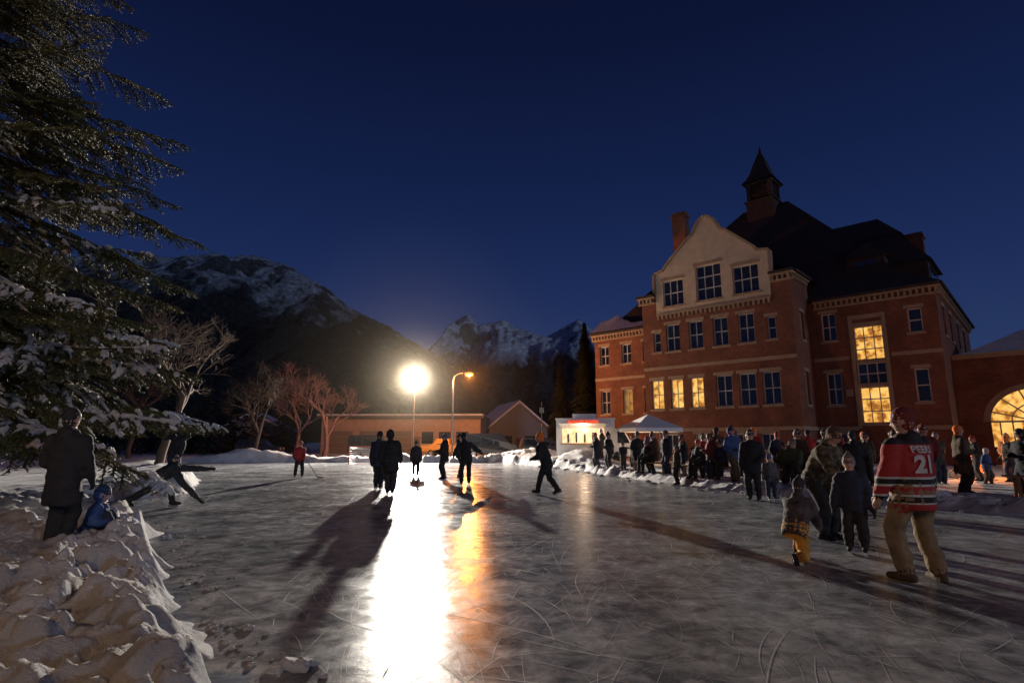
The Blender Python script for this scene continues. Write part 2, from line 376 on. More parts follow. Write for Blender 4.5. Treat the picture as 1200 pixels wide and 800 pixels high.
def spruce_branch(L,droop,seed):
    r=np.random.RandomState(seed); tris=[]; stems=[]; snows=[]
    N=14; pts=[]
    for i in range(N+1):
        s=i/N; pts.append(np.array([L*s, .10*L*math.sin(s*3+seed)*s*.6, -droop*L*s**1.5*1.0+.16*L*max(0,s-.6)**1.3]))
    pts=np.array(pts); stems.append((pts,.028*L/3,.006))
    def at(s):
        k=min(N-1,int(s*N)); f=s*N-k; return pts[k]*(1-f)+pts[k+1]*f
    s=.12
    while s<.99:
        for sd in(-1,1):
            if r.rand()<.08: continue
            tl=(L*.30*(1-s)**.75+.16)*(.6+.6*r.rand())
            o=at(s); ang=math.radians(38+22*r.rand())
            d=np.array([math.cos(ang),sd*math.sin(ang),-.18-.35*r.rand()]); d/=np.linalg.norm(d)
            q=[o]; M=3
            for j in range(M):
                d2=d.copy(); d2[2]-=.16*j*(1+.4*r.rand()); d2/=np.linalg.norm(d2); q.append(q[-1]+d2*tl/M)
            q=np.array(q); stems.append((q,.007,.003))
            for j in range(M):
                tris.append(needles_on(q[j],q[j+1],int(20*tl/M/.1)+4,.05,r))
                snows.append((q[j],q[j+1]))
            nn=int(tl/.10)
            for j in range(nn):
                f=(j+.6)/nn; k=min(M-1,int(f*M)); ff=f*M-k; oo=q[k]*(1-ff)+q[k+1]*ff
                for s2 in(-1,1):
                    if r.rand()<.2: continue
                    d3=np.array([math.cos(ang+s2*.8*sd),math.sin(ang+s2*.8*sd)*sd,-.35-.5*r.rand()]); d3/=np.linalg.norm(d3)
                    e=oo+d3*(.08+.14*(1-f)*r.rand()+.05)
                    tris.append(needles_on(oo,e,17,.044,r))
                    if r.rand()<.5: snows.append((oo,e))
        s+=.06/ max(1,L/2.2)*1.25
    for j in range(int(N*.35),N): tris.append(needles_on(pts[j],pts[j+1],50,.05,r)); snows.append((pts[j],pts[j+1]))
    return np.concatenate(tris),stems,snows
def tube_np(pts,r0,r1,k=4):
    n=len(pts); vs=[]; fs=[]
    for i in range(n):
        t=pts[min(i+1,n-1)]-pts[max(0,i-1)]; t=t/(np.linalg.norm(t)+1e-9); ref=np.array([0,0,1.]) if abs(t[2])<.9 else np.array([1.,0,0])
        a=np.cross(t,ref); a/=np.linalg.norm(a); b_=np.cross(t,a); rr=r0+(r1-r0)*i/(n-1)
        for j in range(k):
            an=2*math.pi*j/k; vs.append(pts[i]+(a*math.cos(an)+b_*math.sin(an))*rr)
    for i in range(n-1):
        for j in range(k): fs.append((i*k+j,i*k+(j+1)%k,(i+1)*k+(j+1)%k,(i+1)*k+j))
    return np.array(vs),np.array(fs)
def big_spruce(name,loc,H,R,seed):
    root=empty(name,loc); r=np.random.RandomState(seed)
    variants=[spruce_branch(R,.14+.07*i,seed+i) for i in range(4)]
    T=[];SV=[];SF=[];so=0;NV=[];NF=[];no=0
    z=2.15
    while z<H-.3:
        Lb=(1-z/H)**.62
        for b_ in range(6 if z<10 else 4):
            az=r.rand()*2*np.pi
            va,stems,snows=variants[r.randint(4)]
            sc=Lb*(.70+.42*r.rand()); tilt=(-.05+.40*(z/H))+.12*(r.rand()-.5)
            ct,st=math.cos(-tilt),math.sin(-tilt); ca,sa=math.cos(az),math.sin(az)
            if ca<-.35 and z>4: continue      # far flank, thinned
            M=np.array([[ca,-sa,0],[sa,ca,0],[0,0,1]])@np.array([[ct,0,st],[0,1,0],[-st,0,ct]])*sc
            o=np.array([0,0,z+.3*r.rand()])
            vv=va@M.T+o
            T.append(vv)
            for pts,r0,r1 in stems:
                if r0<.01 and r.rand()<.5: continue
                v,f=tube_np(pts@M.T+o,r0*sc+.003,r1,4 if r0<.01 else 6); SV.append(v);SF.append(f+so);so+=len(v)
            psn=.58*max(0,1-z/8.5)**1.0+.012
            if r.rand()<psn*1.9:
                cl=r.rand()*6
                for a,c in snows:
                    if r.rand()>psn*(.30+1.7*max(0,math.sin(a[0]*3.1+a[1]*2.3+cl))): continue
                    a2=M@a+o; c2=M@c+o; wv=.02+.05*r.rand(); up=np.array([0,0,.026])
                    seg=[a2+up,(a2+c2)/2+up*1.6+r.randn(3)*.010,c2+up]
                    v,f=tube_np(np.array(seg),wv,wv*.6,6); NV.append(v);NF.append(f+no);no+=len(v)
        z+=.28+.2*r.rand()*(z/H)
    T=np.concatenate(T); 
    np_mesh('needles',T,np.arange(len(T)).reshape(-1,3),[needle],parent=root)
    np_mesh('limbs',np.concatenate(SV),np.concatenate(SF),[bark],parent=root,smooth=True)
    if NV: 
        np_mesh('snow_load',np.concatenate(NV),np.concatenate(NF),[snow],parent=root,smooth=True)
    mb=MB(); mb.tube([(0,0,-.3),(0,0,.6),(.05,0,H*.4),(0,.05,H*.75),(0,0,H)],[.32,.24,.15,.08,.01],k=12,rnd=False,ref=(0,1,0)); mb.obj('trunk',[bark],parent=root,smooth=True)
big_spruce('spruce_tree',(-10.9,10.4,.1),18.5,5.2,21)
def conifer_tris(H,R,r,n=900):
    z=H*(.04+.95*r.rand(n)**1.1*.98); f=1-z/H; az=r.rand(n)*2*np.pi
    layer=.65+.35*np.abs(np.sin(z*(9./max(4,H))*3.1)); rad=R*f**.85*layer*(.75+.35*r.rand(n)); 
    inner=rad*.25; d=np.stack([np.cos(az),np.sin(az),np.zeros(n)],1); sdv=np.stack([-np.sin(az),np.cos(az),np.zeros(n)],1)
    w=(.06+.1*r.rand(n))*R*(.4+f)
    p0=d*inner[:,None]; p0[:,2]=z+.12*rad
    tip=d*rad[:,None]; tip[:,2]=z-.22*rad
    m=(p0+tip)/2
    return np.stack([p0,m+sdv*w[:,None],tip,m-sdv*w[:,None]],1).reshape(-1,3)
def conifer(name,loc,H,R,seed,n=2500):
    r=np.random.RandomState(seed); T=conifer_tris(H,R,r,n); root=empty(name,loc)
    np_mesh('foliage',T,np.arange(len(T)).reshape(-1,4),[dark_needle],parent=root)
    mb=MB(); mb.tube([(0,0,-.3),(0,0,H*.95)],[.022*H,.01],k=8,rnd=False); mb.obj('trunk',[bark],parent=root)
conifer('conifer_tree',(7.9,61,0),14.8,3.1,1,6000)
conifer('conifer_tree',(5.6,66,0),11.5,2.6,4,3000)
conifer('conifer_tree',(62,66,0),19,4.,2)
r=np.random.RandomState(12); TT=[]
for i in range(420):
    if i<240: x=-150+150*r.rand(); y=90+60*r.rand()
    else: x=-10+90*r.rand(); y=100+60*r.rand()
    if i<110: x=-85+55*r.rand(); y=62+25*r.rand()
    H=(5+7*r.rand())*(y/90)*(.72 if x>-30 else 1.15); 
    t=conifer_tris(H,H*.2,r,150); t+=np.array([x,y,0]); TT.append(t)
TT=np.concatenate(TT); np_mesh('distant_trees',TT,np.arange(len(TT)).reshape(-1,4),[dark_needle])
def bare_tree(name,loc,H,seed,spread=.6,m=bark,levels=6,lean=(0,0)):
    r=random.Random(seed); V_=[];F_=[];o=[0]
    def seg(pts,r0,r1,k):
        v,f=tube_np(np.array([tuple(p) for p in pts]),r0,r1,k); V_.append(v);F_.append(f+o[0]);o[0]+=len(v)
    def grow(p,d,L,rad,lv):
        pts=[p]; q=d.copy(); N=4
        for i in range(N):
            q=(q+V((r.gauss(0,.13),r.gauss(0,.13),r.gauss(0,.08)+.05))).normalized(); pts.append(pts[-1]+q*L/N)
        seg(pts,rad,rad*.6,7 if lv>3 else 4 if lv>1 else 3)
        if lv==0: return
        nb=3 if lv>3 else 4
        for i in range(nb):
            t=.45+.55*(i+r.random())/nb; k=min(N-1,int(t*N)); pp=pts[k].lerp(pts[k+1],t*N-k if t*N-k<=1 else 1)
            ax=V((r.gauss(0,1),r.gauss(0,1),r.gauss(0,.5))).normalized()
            nd=(q+ax*(spread+.35*r.random())).normalized()
            grow(pp,nd,L*(.58+.2*r.random()),max(.006,rad*.55),lv-1)
    grow(V((0,0,-.2)),V((lean[0],lean[1],1)).normalized(),H*.3,H*.018,levels)
    root=empty(name,loc); np_mesh('branches',np.concatenate(V_),np.concatenate(F_),[m],parent=root,smooth=True)
frost=mat('frosted_bark_lamp_tint',(.24,.13,.11),.9,.3,6)  # frosted bark with the reddish lamp light put into its colour
twig=mat('pale_bark',(.075,.05,.034),.9,.3,6)
bare_tree('bare_tree',(-19.5,32,.1),14.5,4,.66,twig,6,(.12,0))
bare_tree('bare_tree',(-19.5,44,.1),11.5,9,.7,twig,6)
bare_tree('frosted_tree',(-18.5,57,.1),14,14,.6,frost,6)
bare_tree('frosted_tree',(-22.5,60,.1),13,18,.6,frost,6)
bare_tree('bare_tree',(-33,50,.1),13.,24,.65,twig,5)
# ------------------------------------------------------------------ main building
def brickmat(name,c1,c2,mortar):
    m=bpy.data.materials.new(name); n,l=nodes_of(m); b=n['Principled BSDF']; b.inputs['Roughness'].default_value=.85
    tc=n.new('ShaderNodeTexCoord'); sp=n.new('ShaderNodeSeparateXYZ'); l.new(tc.outputs['Object'],sp.inputs[0])
    a=n.new('ShaderNodeMath'); a.operation='ADD'; l.new(sp.outputs[0],a.inputs[0]); l.new(sp.outputs[1],a.inputs[1])
    cb=n.new('ShaderNodeCombineXYZ'); l.new(a.outputs[0],cb.inputs[0]); l.new(sp.outputs[2],cb.inputs[1])
    bt=n.new('ShaderNodeTexBrick'); bt.inputs['Scale'].default_value=1.; bt.inputs['Brick Width'].default_value=.23; bt.inputs['Row Height'].default_value=.078
    bt.inputs['Mortar Size'].default_value=.008; bt.inputs['Color1'].default_value=(*c1,1); bt.inputs['Color2'].default_value=(*c2,1); bt.inputs['Mortar'].default_value=(*mortar,1)
    l.new(cb.outputs[0],bt.inputs['Vector'])
    nz=n.new('ShaderNodeTexNoise'); nz.inputs['Scale'].default_value=.7; nz.inputs['Detail'].default_value=8; nz.inputs['Roughness'].default_value=.7; l.new(tc.outputs['Object'],nz.inputs['Vector'])
    mr=n.new('ShaderNodeMapRange'); mr.inputs[1].default_value=.3; mr.inputs[2].default_value=.7; mr.inputs[3].default_value=.5; mr.inputs[4].default_value=1.2; l.new(nz.outputs['Fac'],mr.inputs[0])
    mx=n.new('ShaderNodeMix'); mx.data_type='RGBA'; mx.blend_type='MULTIPLY'; mx.inputs[0].default_value=1.; l.new(bt.outputs['Color'],mx.inputs[6])
    l.new(mr.outputs[0],mx.inputs[7]); l.new(mx.outputs[2],b.inputs['Base Color'])
    return m
BR=brickmat('red_brick',(.27,.085,.038),(.18,.055,.028),(.2,.14,.10))
ST=mat('sandstone_trim',(.34,.26,.17),.8,.15,3); STU=mat('cream_stucco',(.55,.46,.33),.85,.12,2,.3,15)
RF=mat('slate_roof',(.045,.032,.028),.8,.35,5,.5,10); FR=mat('window_frame_white',(.55,.52,.46),.5,.05)
GL=mat('dark_glass',(.02,.025,.03),.08,.2,2,spec=.8); SNR=mat('roof_snow',(.72,.73,.76),.8,.1,2,.3,4)
def litmat(name,strength):
    m=bpy.data.materials.new(name); n,l=nodes_of(m); b=n['Principled BSDF']; b.inputs['Base Color'].default_value=(.2,.15,.05,1); b.inputs['Roughness'].default_value=.3
    tc=n.new('ShaderNodeTexCoord'); nz=n.new('ShaderNodeTexNoise'); nz.inputs['Scale'].default_value=2.2; nz.inputs['Detail'].default_value=4; l.new(tc.outputs['Object'],nz.inputs['Vector'])
    r=n.new('ShaderNodeValToRGB'); r.color_ramp.elements[0].position=.38; r.color_ramp.elements[0].color=(.32,.11,.015,1); r.color_ramp.elements[1].position=.60; r.color_ramp.elements[1].color=(1,.60,.16,1)
    e=r.color_ramp.elements.new(.48); e.color=(.85,.42,.08,1)
    l.new(nz.outputs['Fac'],r.inputs['Fac']); l.new(r.outputs[0],b.inputs['Emission Color']); b.inputs['Emission Strength'].default_value=strength
    return m
LIT=litmat('lit_interior',1.05); LIT2=litmat('lit_interior_dim',.30)
ANG=math.atan2(-.685,.728)
BO=(21.83,40.8,0)
house=empty('brick_house',BO,ANG)
walls=MB();trim=MB();frames=MB();glass=MB();stuc=MB();roof=MB();rsnow=MB()
def wall(mb,T,x0,x1,z0,z1,ops,depth=.28,sill=True):
    xs=sorted(set([x0,x1]+[o[0] for o in ops]+[o[1] for o in ops])); zs=sorted(set([z0,z1]+[o[2] for o in ops]+[o[3] for o in ops]))
    for i in range(len(xs)-1):
        for j in range(len(zs)-1):
            a,b_,c,d=xs[i],xs[i+1],zs[j],zs[j+1]; cx,cz=(a+b_)/2,(c+d)/2
            if any(o[0]<cx<o[1] and o[2]<cz<o[3] for o in ops): continue
            mb.add([T(a,0,c),T(b_,0,c),T(b_,0,d),T(a,0,d)],[(0,1,2,3)])
    for o in ops:
        xa,xb,za,zb,kind=o; D=depth
        mb.add([T(xa,0,za),T(xa,0,zb),T(xa,D,zb),T(xa,D,za),T(xb,0,za),T(xb,0,zb),T(xb,D,zb),T(xb,D,za)],[(0,1,2,3),(4,7,6,5),(1,5,6,2),(0,3,7,4)])
        def bx(q,a,b_,c,d,e,f,mi=0):
            vs=[T(a,c,e),T(b_,c,e),T(b_,d,e),T(a,d,e),T(a,c,f),T(b_,c,f),T(b_,d,f),T(a,d,f)]
            q.add(vs,[(0,3,2,1),(4,5,6,7),(0,1,5,4),(1,2,6,5),(2,3,7,6),(3,0,4,7)],mi)
        gi={'d':0,'l':1,'m':2}[kind[0]]
        glass.add([T(xa,D-.04,za),T(xb,D-.04,za),T(xb,D-.04,zb),T(xa,D-.04,zb)],[(0,1,2,3)],gi)
        fw=.08
        bx(frames,xa,xa+fw,D-.12,D-.03,za,zb); bx(frames,xb-fw,xb,D-.12,D-.03,za,zb)
        bx(frames,xa+fw,xb-fw,D-.12,D-.03,zb-fw,zb); bx(frames,xa+fw,xb-fw,D-.12,D-.03,za,za+fw)
        nv=int(kind[1]); nh=int(kind[2])
        for q in range(1,nv):
            xx=xa+(xb-xa)*q/nv; bx(frames,xx-.03,xx+.03,D-.10,D-.035,za+fw,zb-fw)
        for q in range(1,nh):
            zz=za+(zb-za)*q/nh; bx(frames,xa+fw,xb-fw,D-.11,D-.032,zz-.035,zz+.035)
        if sill:
            bx(trim,xa-.12,xb+.12,-.08,.06,za-.16,za-.002); bx(trim,xa-.15,xb+.15,-.04,.05,zb+.002,zb+.24)
TF=lambda y0:(lambda x,d,z:(x,y0+d,z))
def TS(x0,sgn): return lambda y,d,z:(x0-sgn*d,y,z)
def W(c,w_,a,b_,k): return (c-w_/2,c+w_/2,a,b_,k)
BX0,BX1,BY=-11.58,0.,-3.8
bay=[W(-10.5,1.05,4.05,6.35,'l22'),W(-8.85,1.05,4.05,6.35,'l22'),W(-7.2,1.05,4.05,6.35,'l22'),W(-5.1,1.2,4.05,6.35,'d22'),W(-3.4,1.2,4.05,6.35,'d22'),W(-1.75,1.2,4.05,6.35,'d22')]
bay+=[W(-10.35,.6,8.6,10.2,'d12'),W(-8.95,1.15,8.55,10.7,'d22'),W(-7.05,1.15,8.55,10.7,'d22'),W(-5.1,1.15,8.55,10.7,'d22'),W(-3.2,1.15,8.55,10.7,'d22'),W(-1.45,.6,8.6,10.2,'d12')]
bay+=[W(-9.5,1.1,.9,2.1,'d21'),W(-7.0,1.1,.9,2.1,'d21'),W(-4.5,1.1,.9,2.1,'d21'),W(-2.2,1.1,.9,2.1,'d21')]
wall(walls,TF(BY),BX0,BX1,-.5,11.6,bay)
g0,g1=-10.28,-1.3
wall(walls,TF(BY),BX0,g0,11.6,13.15,[]); wall(walls,TF(BY),g1,BX1,11.6,13.15,[])
gw=[W(-8.75,1.75,12.2,14.3,'d32'),W(-5.8,2.0,12.2,14.95,'d33'),W(-3.0,1.9,12.2,14.3,'d32')]
wall(stuc,TF(BY-.02),g0,g1,11.6,15.0,gw)
half=[(-1.3,15.0),(-2.1,15.12),(-2.35,15.5),(-3.4,16.45),(-4.35,17.3),(-4.75,17.5),(-4.95,17.95),(-5.3,18.5),(-5.79,18.8)]
pg=[(g0,15.0)]+half+[(-11.58-x,z) for x,z in half[-2:0:-1]]
stuc.add([(x,BY-.02,z) for x,z in pg],[tuple(range(len(pg)))])
pb=[(g0,13.15),pg[0]]+pg[:1:-1]+[pg[1],(g1,13.15)]
for i in range(len(pb)-1):
    (xa,za),(xb,zb)=pb[i],pb[i+1]; dx,dz=xb-xa,zb-za; L=math.hypot(dx,dz); nx_,nz_=-dz/L,dx/L
    e=.18
    vs=[(xa,BY-.16,za),(xb,BY-.16,zb),(xb+nx_*e,BY-.16,zb+nz_*e),(xa+nx_*e,BY-.16,za+nz_*e)]
    vs+=[(x,BY+.35,z) for x,_,z in vs]
    trim.add(vs,[(0,1,2,3),(7,6,5,4),(0,4,5,1),(1,5,6,2),(2,6,7,3),(3,7,4,0)])
stuc.add([(x,BY+.3,z) for x,z in pb],[tuple(range(len(pb)-1,-1,-1))])
wall(walls,TS(BX1,1),BY,0.,-.5,13.15,[W(-1.9,.8,4.05,6.35,'d12'),W(-1.9,.8,8.6,10.6,'d12')])
wall(walls,TS(BX0,-1),BY,0.,-.5,13.15,[])
MX0,MX1,MD=-19.05,7.55,20.
rt=[W(1.2,.95,8.6,10.6,'d22'),W(1.2,.95,4.05,6.3,'d22'),W(3.56,1.75,7.0,9.4,'l33'),W(3.56,1.75,2.75,5.2,'l33'),W(3.56,1.75,5.35,6.85,'d32'),W(6.3,.8,8.6,10.2,'d12'),W(6.3,.8,4.05,6.2,'d12'),W(1.2,1.,.9,2.1,'d21')]
wall(walls,TF(0.),0.,MX1,-.5,11.5,rt)
lf=[W(-18.0,1.,8.6,10.4,'d22'),W(-15.6,1.,8.6,10.4,'d22'),W(-13.4,1.,8.6,10.4,'d22'),W(-18.0,1.,4.05,6.2,'d22'),W(-15.6,1.,4.05,6.2,'m22'),W(-13.4,1.,4.05,6.2,'d22')]
wall(walls,TF(0.),MX0,BX0,-.5,11.5,lf)
wall(walls,TF(0.),BX0,BX1,11.5,12.5,[])
sd=[W(3,1.1,8.6,10.6,'d22'),W(6.5,1.1,8.6,10.6,'d22'),W(11,1.1,8.6,10.6,'d22'),W(15,1.1,8.6,10.6,'d22')]
wall(walls,TS(MX1,1),0.,MD,-.5,11.5,sd); wall(walls,TS(MX0,-1),0.,MD,-.5,11.5,[])
wall(walls,lambda x,d,z:(x,MD-d,z),MX0,MX1,-.5,11.5,[])
def band(z0,z1,pr,mb_=trim):
    mb_.box(BX0-pr,BX1+pr,BY-pr,BY,z0,z1); mb_.box(BX1,BX1+pr,BY,0.-pr,z0,z1); mb_.box(BX0-pr,BX0,BY,-pr,z0,z1)
    mb_.box(BX1+pr,2.44,-pr,0,z0,z1); mb_.box(4.68,MX1+pr,-pr,0,z0,z1); mb_.box(MX0-pr,BX0-pr,-pr,0,z0,z1); mb_.box(MX1,MX1+pr,0,4.0,z0,z1)
band(2.3,2.55,.1)
trim.box(BX0-.03,BX1+.03,BY-.05,BY,7.15,7.4); trim.box(0.05,2.3,-.05,0,7.15,7.4); trim.box(4.8,MX1,-.05,0,7.15,7.4); trim.box(MX0,BX0-.05,-.05,0,7.15,7.4)
trim.box(2.45,2.67,-.1,.0,2.4,9.9); trim.box(4.45,4.67,-.1,.0,2.4,9.9); trim.box(2.45,4.67,-.12,0,9.9,10.2)
def cornice(xa,xb,y,z):
    trim.box(xa,xb,y-.12,y,z-.55,z-.42); trim.box(xa,xb,y-.30,y,z-.12,z); 
    x=xa+.1
    while x<xb-.2: trim.box(x,x+.14,y-.22,y-.002,z-.42,z-.122); x+=.34
    roof.box(xa-.02,xb+.02,y-.48,y-.002,z+.002,z+.16)
cornice(.32,MX1+.3,0.,11.5); cornice(MX0-.3,BX0-.32,0.,11.5)
cornice(BX0-.3,g0-.03,BY,13.15); cornice(g1+.03,BX1+.3,BY,13.15)
trim.box(g0,g1,BY-.14,BY-.021,11.5,11.68)
x=g0+.1
while x<g1-.2: trim.box(x,x+.16,BY-.12,BY-.022,11.2,11.498); x+=.36
def scornice(x,sg,ya,yb,z):
    a,b_=(x,x+.3) if sg>0 else (x-.3,x)
    trim.box(a,b_,ya,yb,z-.12,z)
    y=ya+.1
    while y<yb-.2:
        a2,b2=(x,x+.2) if sg>0 else (x-.2,x)
        trim.box(a2,b2,y,y+.14,z-.42,z-.122); y+=.34
    a3,b3=(x,x+.48) if sg>0 else (x-.48,x)
    roof.box(a3,b3,ya,yb,z+.003,z+.16)
scornice(MX1,1,.0,MD,11.5); scornice(BX1,1,BY,-.3,13.15)
def hip(x0,x1,y0,y1,z0,zr,inset_x,inset_y,ov=.45,mbr=roof):
    cx0,cx1=x0+inset_x,x1-inset_x; cy=(y0+y1)/2
    x0-=ov;x1+=ov;y0-=ov;y1+=ov
    k=.16; mz=z0+(zr-z0)*.13
    mx0,mx1=x0+(cx0-x0)*k*1.3,x1-(x1-cx1)*k*1.3; my0,my1=y0+(cy-y0)*k*1.3,y1-(y1-cy)*k*1.3
    vs=[(x0,y0,z0),(x1,y0,z0),(x1,y1,z0),(x0,y1,z0),(mx0,my0,mz),(mx1,my0,mz),(mx1,my1,mz),(mx0,my1,mz),(cx0,cy,zr),(cx1,cy,zr)]
    mbr.add(vs,[(0,1,5,4),(1,2,6,5),(2,3,7,6),(3,0,4,7),(4,5,9,8),(6,7,8,9),(5,6,9),(7,4,8)])
hip(MX0,MX1,0,MD,11.66,23.9,11.2,10)
br=[(BX0-.3,13.3),(-10.2,14.2),(-5.79,17.9),(-1.4,14.2),(BX1+.4,13.3)]
vs=[(x,BY+.3,z) for x,z in br]+[(x,9.,z) for x,z in br]
roof.add(vs,[(0,1,6,5),(1,2,7,6),(2,3,8,7),(3,4,9,8)])
def dormer(cx,cy,w_,z0,hw,hr,dirv,depth):
    dx,dy=dirv; px,py=-dy,dx
    def Q(a,b_,z): return (cx+px*a+dx*b_,cy+py*a+dy*b_,z)
    walls_=[Q(-w_/2,0,z0),Q(w_/2,0,z0),Q(w_/2,0,z0+hw),Q(-w_/2,0,z0+hw),Q(-w_/2,-depth,z0),Q(w_/2,-depth,z0),Q(w_/2,-depth,z0+hw),Q(-w_/2,-depth,z0+hw)]
    roof.add(walls_,[(0,1,2,3),(0,3,7,4),(1,5,6,2)])
    o=.3; r_=[Q(-w_/2-o,o,z0+hw),Q(w_/2+o,o,z0+hw),Q(w_/2+o,-depth,z0+hw),Q(-w_/2-o,-depth,z0+hw),Q(0,-w_*.35,z0+hw+hr),Q(0,-depth-2,z0+hw+hr)]
    roof.add(r_,[(0,1,4),(1,2,5,4),(3,0,4,5),(0,3,2,1)])
    a=[Q(-w_*.3,.02,z0+.3),Q(w_*.3,.02,z0+.3),Q(w_*.3,.02,z0+hw-.2),Q(-w_*.3,.02,z0+hw-.2)]
    glass.add(a,[(0,1,2,3)],0)
dormer(MX1-.6,6.5,5.2,11.7,2.6,3.0,(1,0),7)
dormer(MX1-3.0,13.0,5.0,16.4,2.2,2.6,(1,0),6)
dormer(3.4,2.6,2.4,13.3,1.6,1.5,(0,-1),4)
cz=23.3; CX,CY=-5.79,10.
cup=MB()
cup.box(CX-1.25,CX+1.25,CY-1.25,CY+1.25,cz-1.,cz+.9); cup.box(CX-1.4,CX+1.4,CY-1.4,CY+1.4,cz+.9,cz+1.05)
for sx_ in(-1,1):
    for sy_ in(-1,1): cup.box(CX+sx_*1.0-.17,CX+sx_*1.0+.17,CY+sy_*1.0-.17,CY+sy_*1.0+.17,cz+1.05,cz+2.7)
for q in range(9):
    z=cz+1.1+q*.18
    cup.box(CX-.82,CX+.82,CY-1.05,CY-.9,z,z+.07); cup.box(CX-.82,CX+.82,CY+.9,CY+1.05,z,z+.07)
    cup.box(CX-1.05,CX-.9,CY-.82,CY+.82,z,z+.07); cup.box(CX+.9,CX+1.05,CY-.82,CY+.82,z,z+.07)
cup.box(CX-.8,CX+.8,CY-.8,CY+.8,cz+1.05,cz+2.7)
cup.box(CX-1.3,CX+1.3,CY-1.3,CY+1.3,cz+2.7,cz+2.9)
prof=[(1.5,2.9),(1.15,3.35),(.85,4.0),(.5,5.2),(.15,6.2),(.03,6.9)]
for i in range(len(prof)-1):
    a,za=prof[i];b_,zb=prof[i+1]; za+=cz;zb+=cz
    cup.add([(CX-a,CY-a,za),(CX+a,CY-a,za),(CX+a,CY+a,za),(CX-a,CY+a,za),(CX-b_,CY-b_,zb),(CX+b_,CY-b_,zb),(CX+b_,CY+b_,zb),(CX-b_,CY+b_,zb)],[(0,1,5,4),(1,2,6,5),(2,3,7,6),(3,0,4,7)])
cup.obj('cupola',[RF],house)
chm=MB()
def chimney(x,y,z0,z1,s):
    chm.box(x-s,x+s,y-s*.7,y+s*.7,z0,z1-.5); chm.box(x-s-.1,x+s+.1,y-s*.7-.1,y+s*.7+.1,z1-.5,z1-.25); chm.box(x-s-.02,x+s+.02,y-s*.7-.02,y+s*.7+.02,z1-.25,z1)
chimney(-11.1,2.95,12,22.6,.62); chimney(4.9,16,12,20,.7)
chm.obj('chimneys',[BR],house)
def slope_snow(x0,x1,d0,d1,seed):
    xs=np.arange(x0,x1+.01,.35)
    y0,z0=-.45,11.66; y1,z1=y0+10.45*.208,11.66+12.24*.13; yr,zr=10.,23.9
    def P(t):
        return (y0+(y1-y0)*t, z0+(z1-z0)*t) if t<1 else (y1+(yr-y1)*(t-1)/6, z1+(zr-z1)*(t-1)/6)
    for i in range(len(xs)-1):
        def up(x): return d1*(.3+1.3*float(vn(np.array([x*.8]),np.array([seed*3.]),seed)[0]))
        a,b_=up(xs[i]),up(xs[i+1]); 
        q=[]
        for (x,t) in((xs[i],0),(xs[i+1],0),(xs[i+1],b_*.5),(xs[i],a*.5),(xs[i],a),(xs[i+1],b_)):
            y,z=P(t); q.append((x,y-.03,z+.09))
        rsnow.add(q,[(0,1,2,3),(3,2,5,4)])
slope_snow(MX0-.2,BX0-.4,0,.9,2)
AX0,AX1,AY0,AY1,AZ=MX1,MX1+13.,4.,13.,7.3
acx=AX0+3.9; ar=2.3; asp=1.9
N=20; arc=[(acx+ar*math.cos(math.pi*i/N),asp+.9+ (ar*.9)*math.sin(math.pi*i/N)) for i in range(N+1)]
zb=1.2
walls.add([(AX0,AY0,-.5),(acx-ar,AY0,-.5),(acx-ar,AY0,AZ),(AX0,AY0,AZ)],[(0,1,2,3)])
walls.add([(acx+ar,AY0,-.5),(AX1,AY0,-.5),(AX1,AY0,AZ),(acx+ar,AY0,AZ)],[(0,1,2,3)])
walls.add([(acx-ar,AY0,-.5),(acx+ar,AY0,-.5),(acx+ar,AY0,zb),(acx-ar,AY0,zb)],[(0,1,2,3)])
for i in range(N):
    (xa,za),(xb,zb2)=arc[i],arc[i+1]
    walls.add([(xb,AY0,zb2),(xa,AY0,za),(xa,AY0,AZ),(xb,AY0,AZ)],[(0,1,2,3)])
    walls.add([(xb,AY0,zb2),(xa,AY0,za),(xa,AY0+.3,za),(xb,AY0+.3,zb2)],[(0,3,2,1)])
    o=1.16; c=(acx,asp+.9)
    trim.add([(xb,AY0-.06,zb2),(xa,AY0-.06,za),(c[0]+(xa-c[0])*o,AY0-.06,c[1]+(za-c[1])*o),(c[0]+(xb-c[0])*o,AY0-.06,c[1]+(zb2-c[1])*o)],[(0,1,2,3)])
    glass.add([(acx,AY0+.25,zb),(xa,AY0+.25,max(za,zb)),(xb,AY0+.25,max(zb2,zb))],[(0,1,2)],1)
glass.add([(acx-ar,AY0+.25,zb),(acx,AY0+.25,zb),(acx-ar,AY0+.25,arc[-1][1])],[(0,1,2)],1)
glass.add([(acx,AY0+.25,zb),(acx+ar,AY0+.25,zb),(acx+ar,AY0+.25,arc[0][1])],[(0,1,2)],1)
for i in range(0,N+1,3):
    xa,za=arc[i]; c=(acx,asp+.9)
    frames.tube([(c[0],AY0+.18,c[1]),(xa,AY0+.18,za)],[.045,.045],k=4,rnd=False)
frames.box(acx-ar,acx+ar,AY0+.12,AY0+.22,asp+.85,asp+.97)
for q in range(-3,4): frames.box(acx+q*.62-.04,acx+q*.62+.04,AY0+.125,AY0+.215,zb,asp+.85)
frames.tube([(acx+ar*.55*math.cos(math.pi*i/12),AY0+.17,asp+.9+ar*.5*math.sin(math.pi*i/12)) for i in range(13)],[.04]*13,k=4,rnd=False)
walls.add([(AX1,AY0,-.5),(AX1,AY1,-.5),(AX1,AY1,AZ),(AX1,AY0,AZ)],[(0,1,2,3)])
trim.box(AX0+.02,AX1+.1,AY0-.15,AY0-.002,AZ-.3,AZ)
hip(AX0+.5,AX1,AY0,AY1,AZ+.01,AZ+2.0,3.2,4.5,.35,rsnow)
trim.box(1.9,2.35,-.14,-.1,4.6,5.1)
